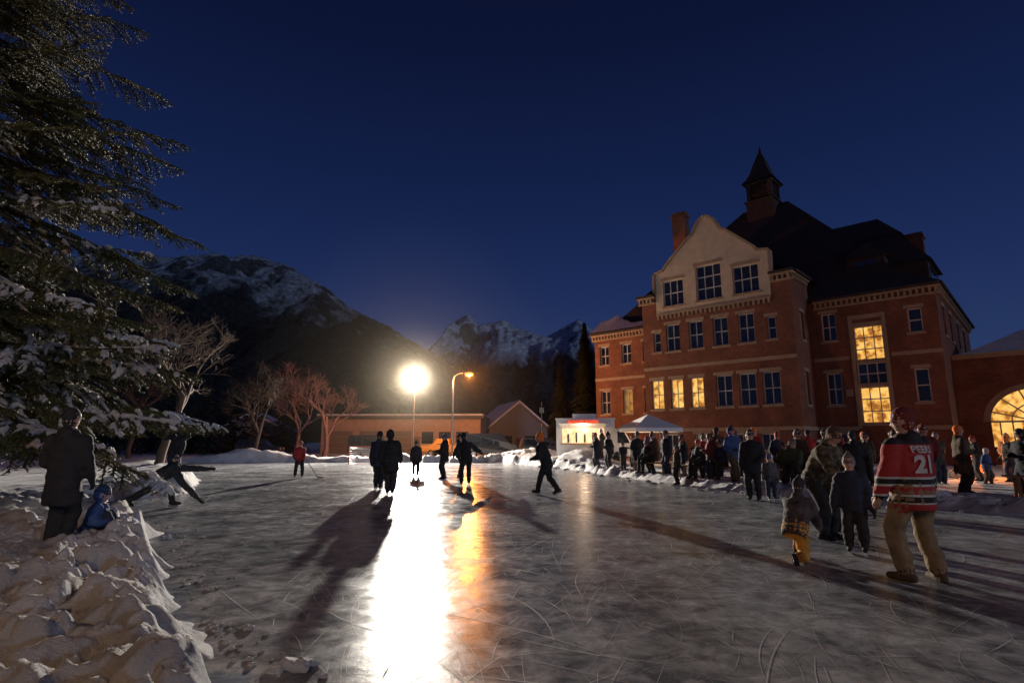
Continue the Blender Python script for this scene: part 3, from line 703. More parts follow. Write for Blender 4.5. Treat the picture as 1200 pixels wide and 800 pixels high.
walls.obj('walls',[BR],house); trim.obj('stone_trim',[ST],house); frames.obj('window_frames',[FR],house)
glass.obj('windows',[GL,LIT,LIT2],house); stuc.obj('gable',[STU],house); roof.obj('roof',[RF],house); rsnow.obj('roof_snow',[SNR],house)
# ------------------------------------------------------------------ low building beyond the rink
G=empty('low_building',(-24.5,74,0),math.radians(-2))
g=MB(); L=20.5
PW=mat('painted_render',(.52,.34,.24),.85,.12,1.5); DK=mat('dark_door',(.07,.06,.06),.6,.2)
g.box(0,L,0,10,-.3,4.5,0); g.box(-.5,L+.5,-.9,10.4,4.5,4.82,1); g.box(-.4,L+.4,-.8,10.3,4.82,5.05,2)
for i,x in enumerate((1.2,5.0,8.8)): 
    g.box(x,x+2.9,-.06,-.001,.0,2.9,3)
    for q in range(1,4): g.box(x,x+2.9,-.08,-.061,q*.72,q*.72+.04,0)
for x in(13.,15.2,17.4): g.box(x,x+1.5,-.05,-.001,1.3,2.8,4); g.box(x-.1,x+1.6,-.09,-.051,1.15,1.28,2)
g.box(12.0,12.8,-.05,-.001,0,2.2,3)
g.obj('shell',[PW,DK,SNR,mat('garage_door',(.25,.2,.16),.6,.1),GL],G)
def cottage(name,loc,rot,w_,d,h,rh,wc):
    c=empty(name,loc,rot); q=MB(); q.box(-w_/2,w_/2,0,d,-.3,h,0)
    q.add([(-w_/2,0,h),(w_/2,0,h),(0,0,h+rh)],[(0,1,2)],0); q.add([(-w_/2,d,h),(w_/2,d,h),(0,d,h+rh)],[(0,2,1)],0)
    o=.5
    for s in(-1,1):
        x0,z0=s*(w_/2+o),h-o*rh/(w_/2)
        q.add([(x0,-o,z0+.02),(0,-o,h+rh+.02),(0,d+o,h+rh+.02),(x0,d+o,z0+.02),(x0,-o,z0+.3),(0,-o,h+rh+.35),(0,d+o,h+rh+.35),(x0,d+o,z0+.3)],[(0,1,2,3),(4,5,6,7),(0,1,5,4),(0,3,7,4),(3,2,6,7)],1)
    q.box(-w_*.3,-w_*.12,-.06,-.001,1.1,2.4,2); q.box(w_*.1,w_*.3,-.06,-.001,1.1,2.4,2); q.box(-.5,.4,-.05,-.001,0,2.1,3)
    q.obj('shell',[wc,SNR,GL,DK],c)
cottage('house',(1.0,84,0),.3,9,10,3.6,3.6,mat('grey_siding',(.2,.19,.19),.8,.1))
cottage('house',(11.,92,0),-.5,9,10,3.2,3.2,mat('brown_siding',(.16,.11,.08),.8,.1))
cottage('house',(-38,84,0),.2,10,10,3.,2.6,mat('grey_siding',(.2,.19,.19),.8,.1))
# ------------------------------------------------------------------ vehicles
def vehicle(name,loc,rot,paint,kind='car'):
    e=empty(name,loc,rot)
    if kind=='van': pf=[(-2.3,.45),(-2.3,1.1),(-2.2,2.0),(-2.0,2.1),(1.0,2.1),(1.6,1.3),(2.25,1.1),(2.3,.45)]
    elif kind=='pickup': pf=[(-2.6,.5),(-2.6,1.15),(-.55,1.15),(-.45,1.75),(-.2,1.85),(.85,1.82),(1.4,1.2),(2.5,1.08),(2.6,.5)]
    else: pf=[(-2.3,.4),(-2.3,1.0),(-2.1,1.65),(-1.8,1.75),(.4,1.72),(1.1,1.1),(2.2,.95),(2.3,.4)]
    q=MB(); n_=len(pf); vs=[]
    for y,sc in((-.9,1),(.9,1)):
        for x,z in pf: vs.append((x,y*(.82 if z>1.4 else 1.),z))
    q.add(vs,[tuple(range(n_)),tuple(range(2*n_-1,n_-1,-1))]+[(i,i+n_,(i+1)%n_+n_,(i+1)%n_) for i in range(n_)],0)
    zt=1.6 if kind!='van' else 1.95
    wn={'pickup':((-.3,.2),(.3,.85))}.get(kind,((-2.0,-.9),(-.8,.2),(.3,.75)))
    for s in(-1,1):
        for (a,b_) in wn:
            yy=s*(.9*.83+.02); q.add([(a,s*.905,1.2 if kind=='pickup' else 1.08),(b_,s*.905,1.2 if kind=='pickup' else 1.08),(b_-.02,yy,zt),(a+.02,yy,zt)],[(0,1,2,3)],1)
    q.obj('body',[paint,GL],e)
    q=MB()
    for x in(-1.45,1.45):
        for s in(-1,1):
            q.tube([(x,s*.72,.34),(x,s*.93,.34)],[.34,.34],k=18,mi=0,rnd=False,ref=(0,0,1)); q.tube([(x,s*.90,.34),(x,s*.945,.34)],[.2,.19],k=12,mi=1,rnd=False,ref=(0,0,1))
    q.obj('wheels',[mat('tyre',(.02,.02,.02),.9),mat('hub',(.3,.3,.3),.4,metal=.8)],e)
    q=MB(); q.box(2.28,2.33,-.8,-.5,.7,.85); q.box(2.28,2.33,.5,.8,.7,.85); q.obj('headlights',[mat('lamp_glass',(.5,.5,.5),.2)],e)
vehicle('parked_van',(-1.9,50.5,.15),.06,mat('car_paint_dark',(.03,.03,.035),.3,.05,spec=.6),'van')
vehicle('parked_car',(3.0,51.5,.15),.12,mat('car_paint_grey',(.05,.05,.055),.3,.05))
vehicle('pickup_truck',(-7.0,61.5,.05),math.radians(176),mat('truck_paint_yellow',(.5,.28,.05),.35,.05),'pickup')
vehicle('parked_car',(-27,62,.05),0.1,mat('car_paint_dark',(.03,.03,.035),.3,.05))
vehicle('parked_van',(-14.0,58,.1),0.05,mat('car_paint_dark',(.03,.03,.035),.3,.05),'van')
ft=empty('food_truck',(5.4,39.5,.1),math.radians(-8))
q=MB(); WH=mat('white_paint',(.75,.75,.74),.4,.06)
q.box(-2.3,1.6,-1.,1.,.5,2.9,0); q.box(-2.35,1.65,-1.05,1.05,2.9,3.0,0)
q.add([(1.6,-1,.5),(2.7,-1,.5),(2.7,-1,1.3),(2.2,-1,2.2),(1.6,-1,2.3),(1.6,1,.5),(2.7,1,.5),(2.7,1,1.3),(2.2,1,2.2),(1.6,1,2.3)],[(0,1,2,3,4),(9,8,7,6,5),(1,6,7,2),(2,7,8,3),(3,8,9,4),(0,5,6,1)],0)
q.add([(1.75,-1.012,1.35),(2.55,-1.012,1.35),(2.2,-1.012,2.05),(1.75,-1.012,2.12)],[(0,1,2,3)],7)
q.box(-1.9,.9,-1.03,-1.001,1.35,2.30,1); q.box(-2.0,1.0,-1.3,-1.03,1.25,1.32,2)
q.add([(-2.0,-1.02,2.36),(1.0,-1.02,2.36),(1.1,-1.9,2.62),(-2.1,-1.9,2.62)],[(0,1,2,3)],3)
q.box(-1.5,.5,-1.06,-1.03,2.66,2.84,4)
q.box(-1.2,.4,-.5,.5,3.0,3.3,0)
for x in(-1.5,1.8):
    for s in(-.9,.9): q.tube([(x,s-.1,.42),(x,s+.1,.42)],[.4,.4],k=16,mi=5,rnd=False,ref=(0,0,1))
for i in range(5): q.tube([(-1.5+i*.55,-.99,1.45),(-1.5+i*.55,-1.04,1.9+.1*(i%2))],[.09,.07],k=6,mi=6)
q.obj('body',[WH,emis('serving_light',(1.,.62,.34),.9,.7,3.),ST,mat('awning_white',(.7,.68,.62),.7),emis('sign_red',(1.,.10,.04),.9,.5,5.),mat('tyre',(.02,.02,.02),.9),DK,GL],ft)
PG=mat('pole_grey',(.2,.2,.2),.4,metal=.8)
def plight(name,loc,e,c,rad=.2,parent=None):
    L=bpy.data.lights.new(name,'POINT'); L.energy=e; L.color=c; L.shadow_soft_size=rad
    o=bpy.data.objects.new(name,L); scene.collection.objects.link(o); o.location=loc
    if parent: o.parent=parent
    return o
plight('awning_lamp',(-.5,-1.8,2.3),45,(1.,.75,.5),0.,ft)
tn=empty('canopy_tent',(8.9,37.5,.1),.2); q=MB()
for x in(-1.5,1.5):
    for y in(-1.5,1.5): q.tube([(x,y,0),(x,y,2.3)],[.03,.03],k=6,mi=1)
q.add([(-1.6,-1.6,2.3),(1.6,-1.6,2.3),(1.6,1.6,2.3),(-1.6,1.6,2.3),(0,0,3.2),(-1.6,-1.6,2.05),(1.6,-1.6,2.05),(1.6,1.6,2.05),(-1.6,1.6,2.05)],[(0,1,4),(1,2,4),(2,3,4),(3,0,4),(0,5,6,1),(1,6,7,2),(2,7,8,3),(3,8,5,0)],0)
q.ell((0,0,2.45),(.07,.07,.1),2,nu=8,nv=6)
q.obj('frame',[WH,PG,emis('lantern',(1.,.8,.5),6.)],tn); plight('lantern',(0,0,2.2),70,(1.,.62,.32),0.,tn)
# ------------------------------------------------------------------ lamps
LX,LY,LZ=-9.95,58.,7.75
ft=empty('floodlight_tower',(LX,LY,.05)); q=MB()
q.tube([(0,0,0),(0,0,LZ-.8)],[.08,.055],k=10,mi=0)
for s in((-1,0),(1,0),(0,1),(-.5,.87)): q.tube([(s[0]*.9,s[1]*.9,0),(0,0,1.1)],[.03,.03],k=6,mi=0)
q.tube([(0,.0,LZ-.85),(0,.0,LZ-.6)],[.14,.2],k=12,mi=0,rnd=False)
q.obj('mast',[PG],ft)
q=MB(); q.ell((0,0,LZ),(.74,.74,.68),nu=32,nv=20); q.obj('lamp_glare_ball',[emis('lamp_glare',(1.,.95,.82),16.)],ft,smooth=True)  # oversized glowing ball imitates the glare disc of the floodlight
L=bpy.data.lights.new('flood_beam','SPOT'); L.energy=130000; L.color=(1.,.92,.80); L.shadow_soft_size=.25; L.spot_size=math.radians(100); L.spot_blend=1.
o=bpy.data.objects.new('flood_beam',L); scene.collection.objects.link(o); o.parent=ft; o.location=(.17,-1.15,LZ)
o.rotation_euler=(V((8.0,-50,-7.)).to_track_quat('-Z','Y')).to_euler()
def halo_volume(name,r_,dens):  # added scatter spheres standing in for the lens glow round the lamp
    m=bpy.data.materials.new(name); n,l=nodes_of(m); n.clear(); o_=n.new('ShaderNodeOutputMaterial'); vs_=n.new('ShaderNodeVolumeScatter')
    vs_.inputs['Density'].default_value=dens; vs_.inputs['Anisotropy'].default_value=.35; vs_.inputs['Color'].default_value=(1,.86,.66,1); l.new(vs_.outputs[0],o_.inputs['Volume'])
    q=MB(); q.ell((0,0,0),(r_,r_,r_),nu=32,nv=20); ob=q.obj(name,[m],ft,loc=(.0,-.5,LZ),smooth=True)
halo_volume('halo_outer',20.,.00030); halo_volume('halo_mid',9.,.0008); halo_volume('halo_core',4.,.0028)
def street_lamp(loc,rot,energy,H=8.,col=(1.,.42,.10),lens=2.6):
    e=empty('street_lamp',loc,rot); q=MB()
    q.tube([(0,0,0),(0,0,H-.7),(.1,0,H-.3),(.5,0,H-.05),(1.2,0,H+.05)],[.1,.07,.06,.05,.045],k=10,rnd=False,ref=(0,1,0))
    q.ell((1.45,0,H+.06),(.42,.17,.11)); q.tube([(0,0,0),(0,0,.4)],[.16,.14],k=10,rnd=False)
    q.obj('pole',[PG],e); q=MB(); q.ell((1.5,0,H-.09),(.42,.26,.17)); q.obj('lens',[emis('sodium_lens',(1.,.27,.03),lens)],e)
    plight('bulb',(1.5,0,H-.4),energy,col,0.,e)
street_lamp((-5.6,54,0),0,6500,col=(1.,.34,.08))
street_lamp((-7.5,-5.,0),math.radians(40),850,7.5,(1.,.60,.24))
street_lamp((13.,-9.,0),math.radians(110),420,8.,(1.,.55,.25))
street_lamp((31.,16.,0),math.radians(150),520,8.)
q=MB(); q.tube([(0,0,0),(0,0,5.)],[.05,.03],k=8); q.box(-.2,.2,-.03,.03,4.0,4.5); q.obj('pole_with_sign',[PG],None,loc=(2.7,52,.1))
# fire pit
fp=empty('fire_pit',(18.1,23.0,.12)); q=MB()
for i in range(14):
    a=2*math.pi*i/14; q.ell((.6*math.cos(a),.6*math.sin(a),.12),(.17,.13,.15),0,nu=8,nv=6)
for i in range(6):
    a=i*1.05; q.tube([(.4*math.cos(a),.4*math.sin(a),.1),(-.1*math.cos(a),-.1*math.sin(a),.5)],[.06,.05],k=6,mi=1)
q.obj('stones',[mat('field_stone',(.2,.19,.18),.9,.3,4),bark],fp)
q=MB(); rr=random.Random(2)
for i in range(14):
    a=rr.random()*6.28; d=.28*rr.random(); h=.5+.65*rr.random()*(1-d)
    x,y=d*math.cos(a),d*math.sin(a); q.tube([(x,y,.15),(x+.05*rr.gauss(0,1),y,.15+h*.4),(x*.6+.08*rr.gauss(0,1),y*.6,.15+h*.75),(x*.3+.1*rr.gauss(0,1),y*.3,.15+h)],[.07,.09,.045,.005],k=6)
q.obj('flames',[emis('flame',(1.,.16,.012),1.8,.6,6.)],fp,smooth=True); plight('fire_glow',(0,0,1.1),420,(1.,.28,.05),0.,fp)
WD=mat('bench_wood',(.30,.17,.09),.7,.25,4,stretch=(.3,4,4))
def bench(name,loc,rot,L=2.4):
    e=empty(name,loc,rot); q=MB()
    for y in(-.16,0.,.16): q.box(-L/2,L/2,y-.07,y+.07,.42,.46)
    for x in(-L/2+.25,L/2-.25): q.box(x-.04,x+.04,-.2,.2,.37,.417); q.box(x-.04,x+.04,-.2,-.12,-.1,.37); q.box(x-.04,x+.04,.12,.2,-.1,.37)
    q.obj('planks',[WD],e)
bench('wooden_bench',(6.9,20.6,.22),math.radians(-58),2.8)
bench('wooden_bench',(5.8,24.2,.22),math.radians(-65),2.4)
bench('wooden_bench',(8.7,17.2,.22),math.radians(-55),2.6)
bench('wooden_bench',(13.5,14.2,.22),math.radians(-30),2.4)
hg=empty('hockey_goal',(-10.4,40,.0),math.radians(-10)); q=MB(); RD=mat('goal_red',(.5,.05,.03),.5)
q.tube([(-.9,0,0),(-.9,0,1.2),(.9,0,1.2),(.9,0,0)],[.035]*4,k=8,ref=(0,1,0)); q.tube([(-.9,0,0),(-.8,.9,0),(.8,.9,0),(.9,0,0)],[.03]*4,k=8,ref=(0,0,1))
for i in range(13):
    x=-.88+i*.147; q.tube([(x,0,1.18),(x*.9,.45,1.0),(x*.88,.9,0)],[.008]*3,k=4,mi=1,rnd=False,ref=(1,0,0))
for i in range(7): z=.15+i*.15; yy=.9-.45*max(0,z)/1.0; q.tube([(-.85,0,z),(-.8,yy,z),(.8,yy,z),(.85,0,z)],[.008]*4,k=4,mi=1,rnd=False,ref=(0,0,1))
q.obj('frame',[RD,WH],hg)
# ------------------------------------------------------------------ people
def cloth(name,c,var=.25): return mat('cloth_'+name,c,.85,var,9,.7,7.)
BLK=cloth('black',(.018,.018,.02)); NAVY=cloth('navy',(.02,.028,.055)); CHAR=cloth('charcoal',(.035,.035,.037)); BLUE=cloth('blue',(.04,.09,.24)); RED=cloth('red',(.38,.035,.03))
BRN=cloth('brown',(.08,.05,.03)); TAN=cloth('khaki',(.24,.17,.09)); GRN=cloth('olive',(.05,.06,.03)); WHT=cloth('offwhite',(.55,.54,.52)); ORG=cloth('orange',(.90,.20,.02)); YEL=cloth('yellow_ochre',(.62,.30,.04))
GRY=cloth('grey',(.12,.12,.13)); PNK=cloth('pink',(.4,.10,.16)); TEAL=cloth('teal',(.03,.12,.13)); DRD=cloth('dark_red',(.14,.02,.02))
SKIN=mat('skin',(.50,.30,.22),.55,.08,10); HAIR=mat('hair_brown',(.05,.03,.02),.6,.3,20); EYE=mat('eye_dark',(.02,.015,.012),.2); LIP=mat('lips',(.36,.14,.11),.5); STEEL=mat('skate_steel',(.5,.5,.5),.25,metal=1.)
def camo():
    m=bpy.data.materials.new('cloth_camouflage'); n,l=nodes_of(m); b=n['Principled BSDF']; b.inputs['Roughness'].default_value=.9
    tc=n.new('ShaderNodeTexCoord'); nz=n.new('ShaderNodeTexNoise'); nz.inputs['Scale'].default_value=9; nz.inputs['Detail'].default_value=2; nz.inputs['Distortion'].default_value=1.2
    l.new(tc.outputs['Object'],nz.inputs['Vector']); r=n.new('ShaderNodeValToRGB'); r.color_ramp.interpolation='CONSTANT'
    r.color_ramp.elements[0].color=(.03,.022,.014,1); r.color_ramp.elements[1].position=.43; r.color_ramp.elements[1].color=(.10,.075,.04,1)
    e=r.color_ramp.elements.new(.5); e.color=(.05,.048,.026,1); e=r.color_ramp.elements.new(.57); e.color=(.17,.13,.08,1)
    l.new(nz.outputs['Fac'],r.inputs['Fac']); l.new(r.outputs[0],b.inputs['Base Color']); return m
CAMO=camo()
def stripes(name,stops):
    m=bpy.data.materials.new(name); n,l=nodes_of(m); b=n['Principled BSDF']; b.inputs['Roughness'].default_value=.8
    tc=n.new('ShaderNodeTexCoord'); sp=n.new('ShaderNodeSeparateXYZ'); l.new(tc.outputs['Object'],sp.inputs[0])
    mr=n.new('ShaderNodeMapRange'); mr.inputs[1].default_value=0; mr.inputs[2].default_value=2.; l.new(sp.outputs[2],mr.inputs[0])
    r=n.new('ShaderNodeValToRGB'); r.color_ramp.interpolation='CONSTANT'; l.new(mr.outputs[0],r.inputs['Fac'])
    r.color_ramp.elements[0].position=0; r.color_ramp.elements[0].color=(*stops[0][1],1); r.color_ramp.elements[1].position=stops[1][0]/2; r.color_ramp.elements[1].color=(*stops[1][1],1)
    for z,c in stops[2:]: e=r.color_ramp.elements.new(z/2); e.color=(*c,1)
    l.new(r.outputs[0],b.inputs['Base Color'])
    nz=n.new('ShaderNodeTexNoise'); nz.inputs['Scale'].default_value=6; nz.inputs['Detail'].default_value=4; l.new(tc.outputs['Object'],nz.inputs['Vector'])
    bp=n.new('ShaderNodeBump'); bp.inputs['Strength'].default_value=.8; bp.inputs['Distance'].default_value=.06; l.new(nz.outputs['Fac'],bp.inputs['Height']); l.new(bp.outputs[0],b.inputs['Normal'])
    return m
jr,jw,jb=(.36,.025,.025),(.55,.53,.50),(.015,.015,.018)
JERSEY=stripes('hockey_jersey_cloth',[(0,jr),(.83,jw),(.85,jb),(.91,jw),(.935,jr),(1.02,jw),(1.045,jb),(1.10,jw),(1.125,jr),(1.475,jb)])
def ik(a,b,l1,l2,hint):
    d=b-a; D=d.length
    if D>(l1+l2)*.998:
        k=D/((l1+l2)*.998); l1*=k; l2*=k
    a0=(l1*l1-l2*l2+D*D)/(2*D); h=math.sqrt(max(0,l1*l1-a0*a0)); dn=d/D
    hv=V(hint)-dn*V(hint).dot(dn); hv.normalize()
    return a+dn*a0+hv*h
def person(name,loc,yaw,H=1.75,lean=0,side=0,feet=((-.11,0,0),(.11,0,0)),hip=(0,0,.93),hands=((-.27,.06,.82),(.27,.06,.82)),
           jacket=BLK,trousers=BLK,boots=BLK,hat=BLK,gloves=BLK,hair=HAIR,headturn=0,headpitch=0,coat=.0,hood=False,bulk=1.,hs=1.,skates=False,voxel=.026,
           fyaw=(0,0),pom=False,scarf=None,knees=None,fpitch=(0,0),elb=None,puffy=True):
    k=H/1.75; mb=MB(); mats=[jacket,trousers,boots,hat if hat else hair,SKIN,gloves,scarf or jacket,EYE,LIP,STEEL]
    hp=V(hip); L=math.radians(lean); S_=math.radians(side)
    up=V((math.sin(S_),math.sin(L)*math.cos(S_),math.cos(L)*math.cos(S_))); rt=V((math.cos(S_),0,-math.sin(S_)))
    fw=up.cross(rt)
    if fw.y<0 and lean<90: fw=-fw
    nb=hp+up*.53
    B=bulk; BA=1+(bulk-1)*1.3; BL=1+(bulk-1)*.9
    cz_=coat
    prof=[(-.17-cz_,.150+cz_*.06,.125+cz_*.06),(-.13-cz_,.168+cz_*.08,.140+cz_*.08),(-.05,.172,.143),(.08,.170,.142),(.25,.176,.142),(.38,.188,.142),(.455,.172,.125),(.505,.125,.103),(.55,.08,.08)]
    pts=[];rad=[]
    for f,a,b_ in prof:
        p=hp+up*f
        if f<0 and coat>0: p=hp+V((0,0,1))*f*1.0+ (up-V((0,0,1)))*f*.2
        pts.append(p); rad.append((a*B,b_*B))
    mb.tube(pts,rad,k=18,mi=0,ref=fw,dens=.045,rnd=False)
    mb.tube([hp+up*-.02-rt*.07,hp+up*-.02+rt*.07],[.125*B,.125*B],k=12,mi=1,ref=fw,dens=.04)
    FI=[]
    for i,sg in enumerate((-1,1)):
        hj=hp+rt*sg*.088-up*.03; fx,fy,fz=feet[i]; an=V((fx,fy,fz+.09)); fya=math.radians(fyaw[i]); fd=V((math.sin(fya),math.cos(fya),0))
        hint=fd+V((sg*.12,0,.15)) if knees is None else V(knees[i])
        kn=ik(hj,an,.43,.415,hint)
        mb.tube([hj,hj.lerp(kn,.5),kn],[.102*BL,.090*BL,.076*BL],k=12,mi=1,dens=.045)
        d=(an-kn); mb.tube([kn,kn+d*.3,kn+d*.86],[.076*BL,.076*BL,.068*BL],k=12,mi=1,dens=.045)
        fp_=math.radians(fpitch[i]); f3=V((fd.x*math.cos(fp_),fd.y*math.cos(fp_),-math.sin(fp_))); dn=V((0,0,-1)) if abs(fp_)<.1 else (f3.cross(V((fd.y,-fd.x,0)))).normalized()
        if dn.z>0: dn=-dn
        mb.tube([kn+d*.75,an+dn*.03],[.062,.060],k=10,mi=2,dens=.04)
        mb.tube([an-f3*.06+dn*.04,an+f3*.04+dn*.04,an+f3*.17+dn*.045],[(.046,.048),(.052,.05),(.048,.040)],k=10,mi=2,ref=(0,0,1),dens=.035)
        FI.append((an,f3,dn))
    HI=[]
    for i,sg in enumerate((-1,1)):
        sh=nb-up*.08+rt*sg*(.158*min(B,1.15)); hd=V(hands[i])
        el=ik(sh,hd,.29,.265,V((sg*.35,-.8,-.3)) if elb is None else V(elb[i]))
        wr=hd; dv=(wr-el).normalized()
        mb.tube([nb-up*.07+rt*sg*.07,sh],[.07*B,.076*B],k=12,mi=0,ref=fw,dens=.04)
        mb.tube([sh,sh.lerp(el,.5),el],[.077*BA,.072*BA,.064*BA],k=12,mi=0,dens=.04)
        mb.tube([el,el.lerp(wr,.5),el.lerp(wr,.88)],[.064*BA,.060*BA,.048*BA],k=12,mi=0,dens=.04)
        inn=V((-sg,.2,0)); inn=(inn-dv*inn.dot(dv)).normalized()
        mb.tube([el.lerp(wr,.85),wr,wr+dv*.075],[(.038,.038),(.040,.033),(.045,.027)],k=10,mi=5,ref=inn,dens=.025)
        HI.append((wr,dv,inn,sg))
    ht=math.radians(headturn); hpz=math.radians(headpitch+lean*.35); 
    hup=V((math.sin(S_)*.4,math.sin(hpz),math.cos(hpz)))
    hb=nb+up*.01; hc=hb+hup*(.085+.085*hs)
    hf=V((math.sin(ht),math.cos(ht),0)); hf=(hf-hup*hf.dot(hup)).normalized(); hr=hf.cross(hup)
    R=Matrix((hr,hf,hup)).transposed()
    mb.tube([nb-up*.05,hc-hup*.04],[.062,.058],k=12,mi=4 if not scarf else 6,ref=fw,dens=.03)
    mb.ell(hc,(.078*hs,.098*hs,.118*hs),4,R); mb.ell(hc+R@V((0,.022,-.058))*hs,(.056*hs,.066*hs,.055*hs),4,R,nu=12,nv=8)
    mb.tube([hc+R@V((0,.088,.02))*hs,hc+R@V((0,.108,-.022))*hs],[.010*hs,.017*hs],k=8,mi=4,ref=hr)
    for sg in(-1,1): mb.ell(hc+R@V((sg*.08,-.005,-.005))*hs,(.014*hs,.022*hs,.032*hs),4,R,nu=8,nv=6)
    if hat:
        mb.ell(hc+R@V((0,-.010,.040))*hs,(.092*hs,.110*hs,.112*hs),3,R); mb.tube([hc+R@V((.084*math.sin(a),.101*math.cos(a)-.006,.026-.012*math.cos(a)))*hs for a in [2*math.pi*j/14 for j in range(15)]],[.015*hs]*15,k=6,mi=3,ref=hup)
        mb.ell(hc+R@V((0,-.045,-.03))*hs,(.074*hs,.058*hs,.07*hs),3,R)
        if pom: mb.ell(hc+R@V((0,-.01,.17))*hs,(.036,.036,.036),3,R,nu=10,nv=7)
    else:
        mb.ell(hc+R@V((0,-.018,.025))*hs,(.088*hs,.103*hs,.105*hs),3,R); mb.ell(hc+R@V((0,-.05,-.03))*hs,(.08*hs,.06*hs,.08*hs),3,R)
    if hood: mb.ell(hc+R@V((0,-.03,.0))*hs,(.115*hs,.115*hs,.14*hs),0,R); 
    else:
        mb.tube([nb+up*.015+rt*(.085*math.sin(a))+fw*(.075*math.cos(a)) for a in [2*math.pi*j/12 for j in range(13)]],[.040]*13,k=8,mi=6 if scarf else 0,ref=up)
        mb.ell(nb+up*.01-fw*.09,(.11,.06,.075),0,Matrix((rt,fw,up)).transposed(),nu=10,nv=7)
    me=bpy.data.meshes.new('tmp'); me.from_pydata(mb.v,[],mb.f); me.update(); ob=bpy.data.objects.new('tmp',me); scene.collection.objects.link(ob)
    md=ob.modifiers.new('r','REMESH'); md.mode='VOXEL'; md.voxel_size=voxel/k if voxel<.02 else voxel; md.adaptivity=0
    s2=ob.modifiers.new('s','SMOOTH'); s2.factor=.5; s2.iterations=2
    dg=bpy.context.evaluated_depsgraph_get(); ev=ob.evaluated_get(dg); m2=ev.to_mesh()
    nv=len(m2.vertices); co_=np.empty(nv*3,np.float32); m2.vertices.foreach_get('co',co_); co_=co_.reshape(-1,3)
    nn_=np.empty(nv*3,np.float32); m2.vertices.foreach_get('normal',nn_); nn_=nn_.reshape(-1,3)
    F=[tuple(p.vertices) for p in m2.polygons]
    kd=kdtree.KDTree(len(mb.v)); vm=[0]*len(mb.v)
    for f,mi in zip(mb.f,mb.m):
        for q in f: vm[q]=mi
    for i,p in enumerate(mb.v): kd.insert(p,i)
    kd.balance(); fm=[]; vmat=[9]*nv
    for f in F:
        c=co_[list(f)].mean(0); _,i,_=kd.find(V(c.tolist())); fm.append(vm[i])
        for q in f: vmat[q]=vm[i]
    ev.to_mesh_clear(); bpy.data.objects.remove(ob)
    seed=(abs(loc[0])*13+abs(loc[1])*7)%50
    P=[]
    for p,nn,mi in zip(co_.tolist(),nn_.tolist(),vmat):
        q=V(p)
        if mi in(0,1):
            d=mn.noise(V((q.x*6+seed,q.y*6,q.z*10)))*.016
            if mi==0 and puffy:
                s=(q-hp).dot(up); d+=.010*abs(math.sin(s*26+seed))-.005
            if mi==1: d+=.008*math.sin(q.z*34+seed+3*mn.noise(q*4))*max(0,1-abs(q.z-.2)*3)
            q+=V(nn)*d
        P.append(tuple(q))
    out=MB(); out.v=P; out.f=F; out.m=fm
    for wr,dv,inn,sg in HI:
        ac=dv.cross(inn).normalized(); fwd=ac if ac.y>0 else -ac
        for j,(ln,of) in enumerate(((.070,.030),(.080,.011),(.075,-.009),(.058,-.028))):
            a=wr+dv*.070+fwd*of; out.tube([a,a+dv*ln*.5+inn*.006,a+dv*ln*.8+inn*.022,a+dv*ln*.92+inn*.04],[.0120,.0115,.010,.008],k=6,mi=5)
        a=wr+dv*.02+fwd*.036; out.tube([a,a+fwd*.024+dv*.03+inn*.012,a+fwd*.022+dv*.062+inn*.022],[.014,.012,.009],k=6,mi=5)
    for sg in(-1,1):
        out.ell(hc+R@V((sg*.031,.086,.008))*hs,(.014*hs,.010*hs,.009*hs),7,R,nu=8,nv=6)
    out.ell(hc+R@V((0,.090,-.056))*hs,(.024*hs,.008*hs,.007*hs),8,R,nu=8,nv=6)
    if skates:
        for an,f3,dn in FI:
            sd=f3.cross(dn).normalized()*.004; a=an+dn*.085-f3*.1; b_=an+dn*.085+f3*.2; c=dn*.045
            vs=[a-sd,b_-sd,b_+c*.8-sd-f3*.02,a+c-sd,a+sd,b_+sd,b_+c*.8+sd-f3*.02,a+c+sd]
            out.add(vs,[(0,1,2,3),(7,6,5,4),(0,4,5,1),(1,5,6,2),(2,6,7,3),(3,7,4,0)],9)
    lift=.045 if skates else 0.
    out.v=[(x*k,y*k,(z+lift)*k) for x,y,z in out.v]
    o=out.obj(name,mats,smooth=True,loc=loc,rot=math.radians(yaw)); return o
def hz(x,y): 
    return float(max(0.004,height(np.array([[float(x)]]),np.array([[float(y)]]))[0,0]))
def stick(loc,rot,a,b,bl=.28):
    q=MB(); a=V(a);b=V(b); q.tube([a,b],[.014,.014],k=6,ref=(0,0,1)); d=(b-a); d.z=0; d.normalize()
    q.tube([b,b+d*bl*.5,b+d*bl],[(.012,.035)]*3,k=6,ref=(0,0,1)); q.obj('hockey_stick',[mat('stick_wood',(.3,.2,.1),.5)],loc=loc,rot=math.radians(rot))
person('man_in_coat',(-5.60,7.3,hz(-5.60,7.3)-.05),8,1.68,jacket=BLK,trousers=BLK,hat=BLK,coat=.22,bulk=1.18,hs=1.08,hands=((-.16,.24,1.02),(.27,.12,.86)),voxel=.019,feet=((-.07,0,0),(.08,.02,0)),headturn=12)
person('child_sitting',(-5.50,7.75,hz(-5.5,7.75)-.05),-70,1.10,lean=14,hip=(0,0,.17),feet=((-.13,.46,.0),(.16,.44,.0)),hands=((-.20,.34,.33),(.22,.32,.3)),jacket=BLUE,trousers=NAVY,hat=NAVY,bulk=1.35,hs=1.3,voxel=.02,hood=True,knees=((0,.3,1),(0,.3,1)))
person('hockey_skater',(-8.2,14.0,0),-82,1.75,lean=60,hip=(0,-.30,.62),feet=((-.15,-.95,.02),(.2,.2,0)),hands=((-.42,.72,.80),(.30,.80,.14)),jacket=CHAR,trousers=BLK,hat=NAVY,headpitch=-50,skates=True,fpitch=(35,0),fyaw=(-30,5),bulk=1.15)
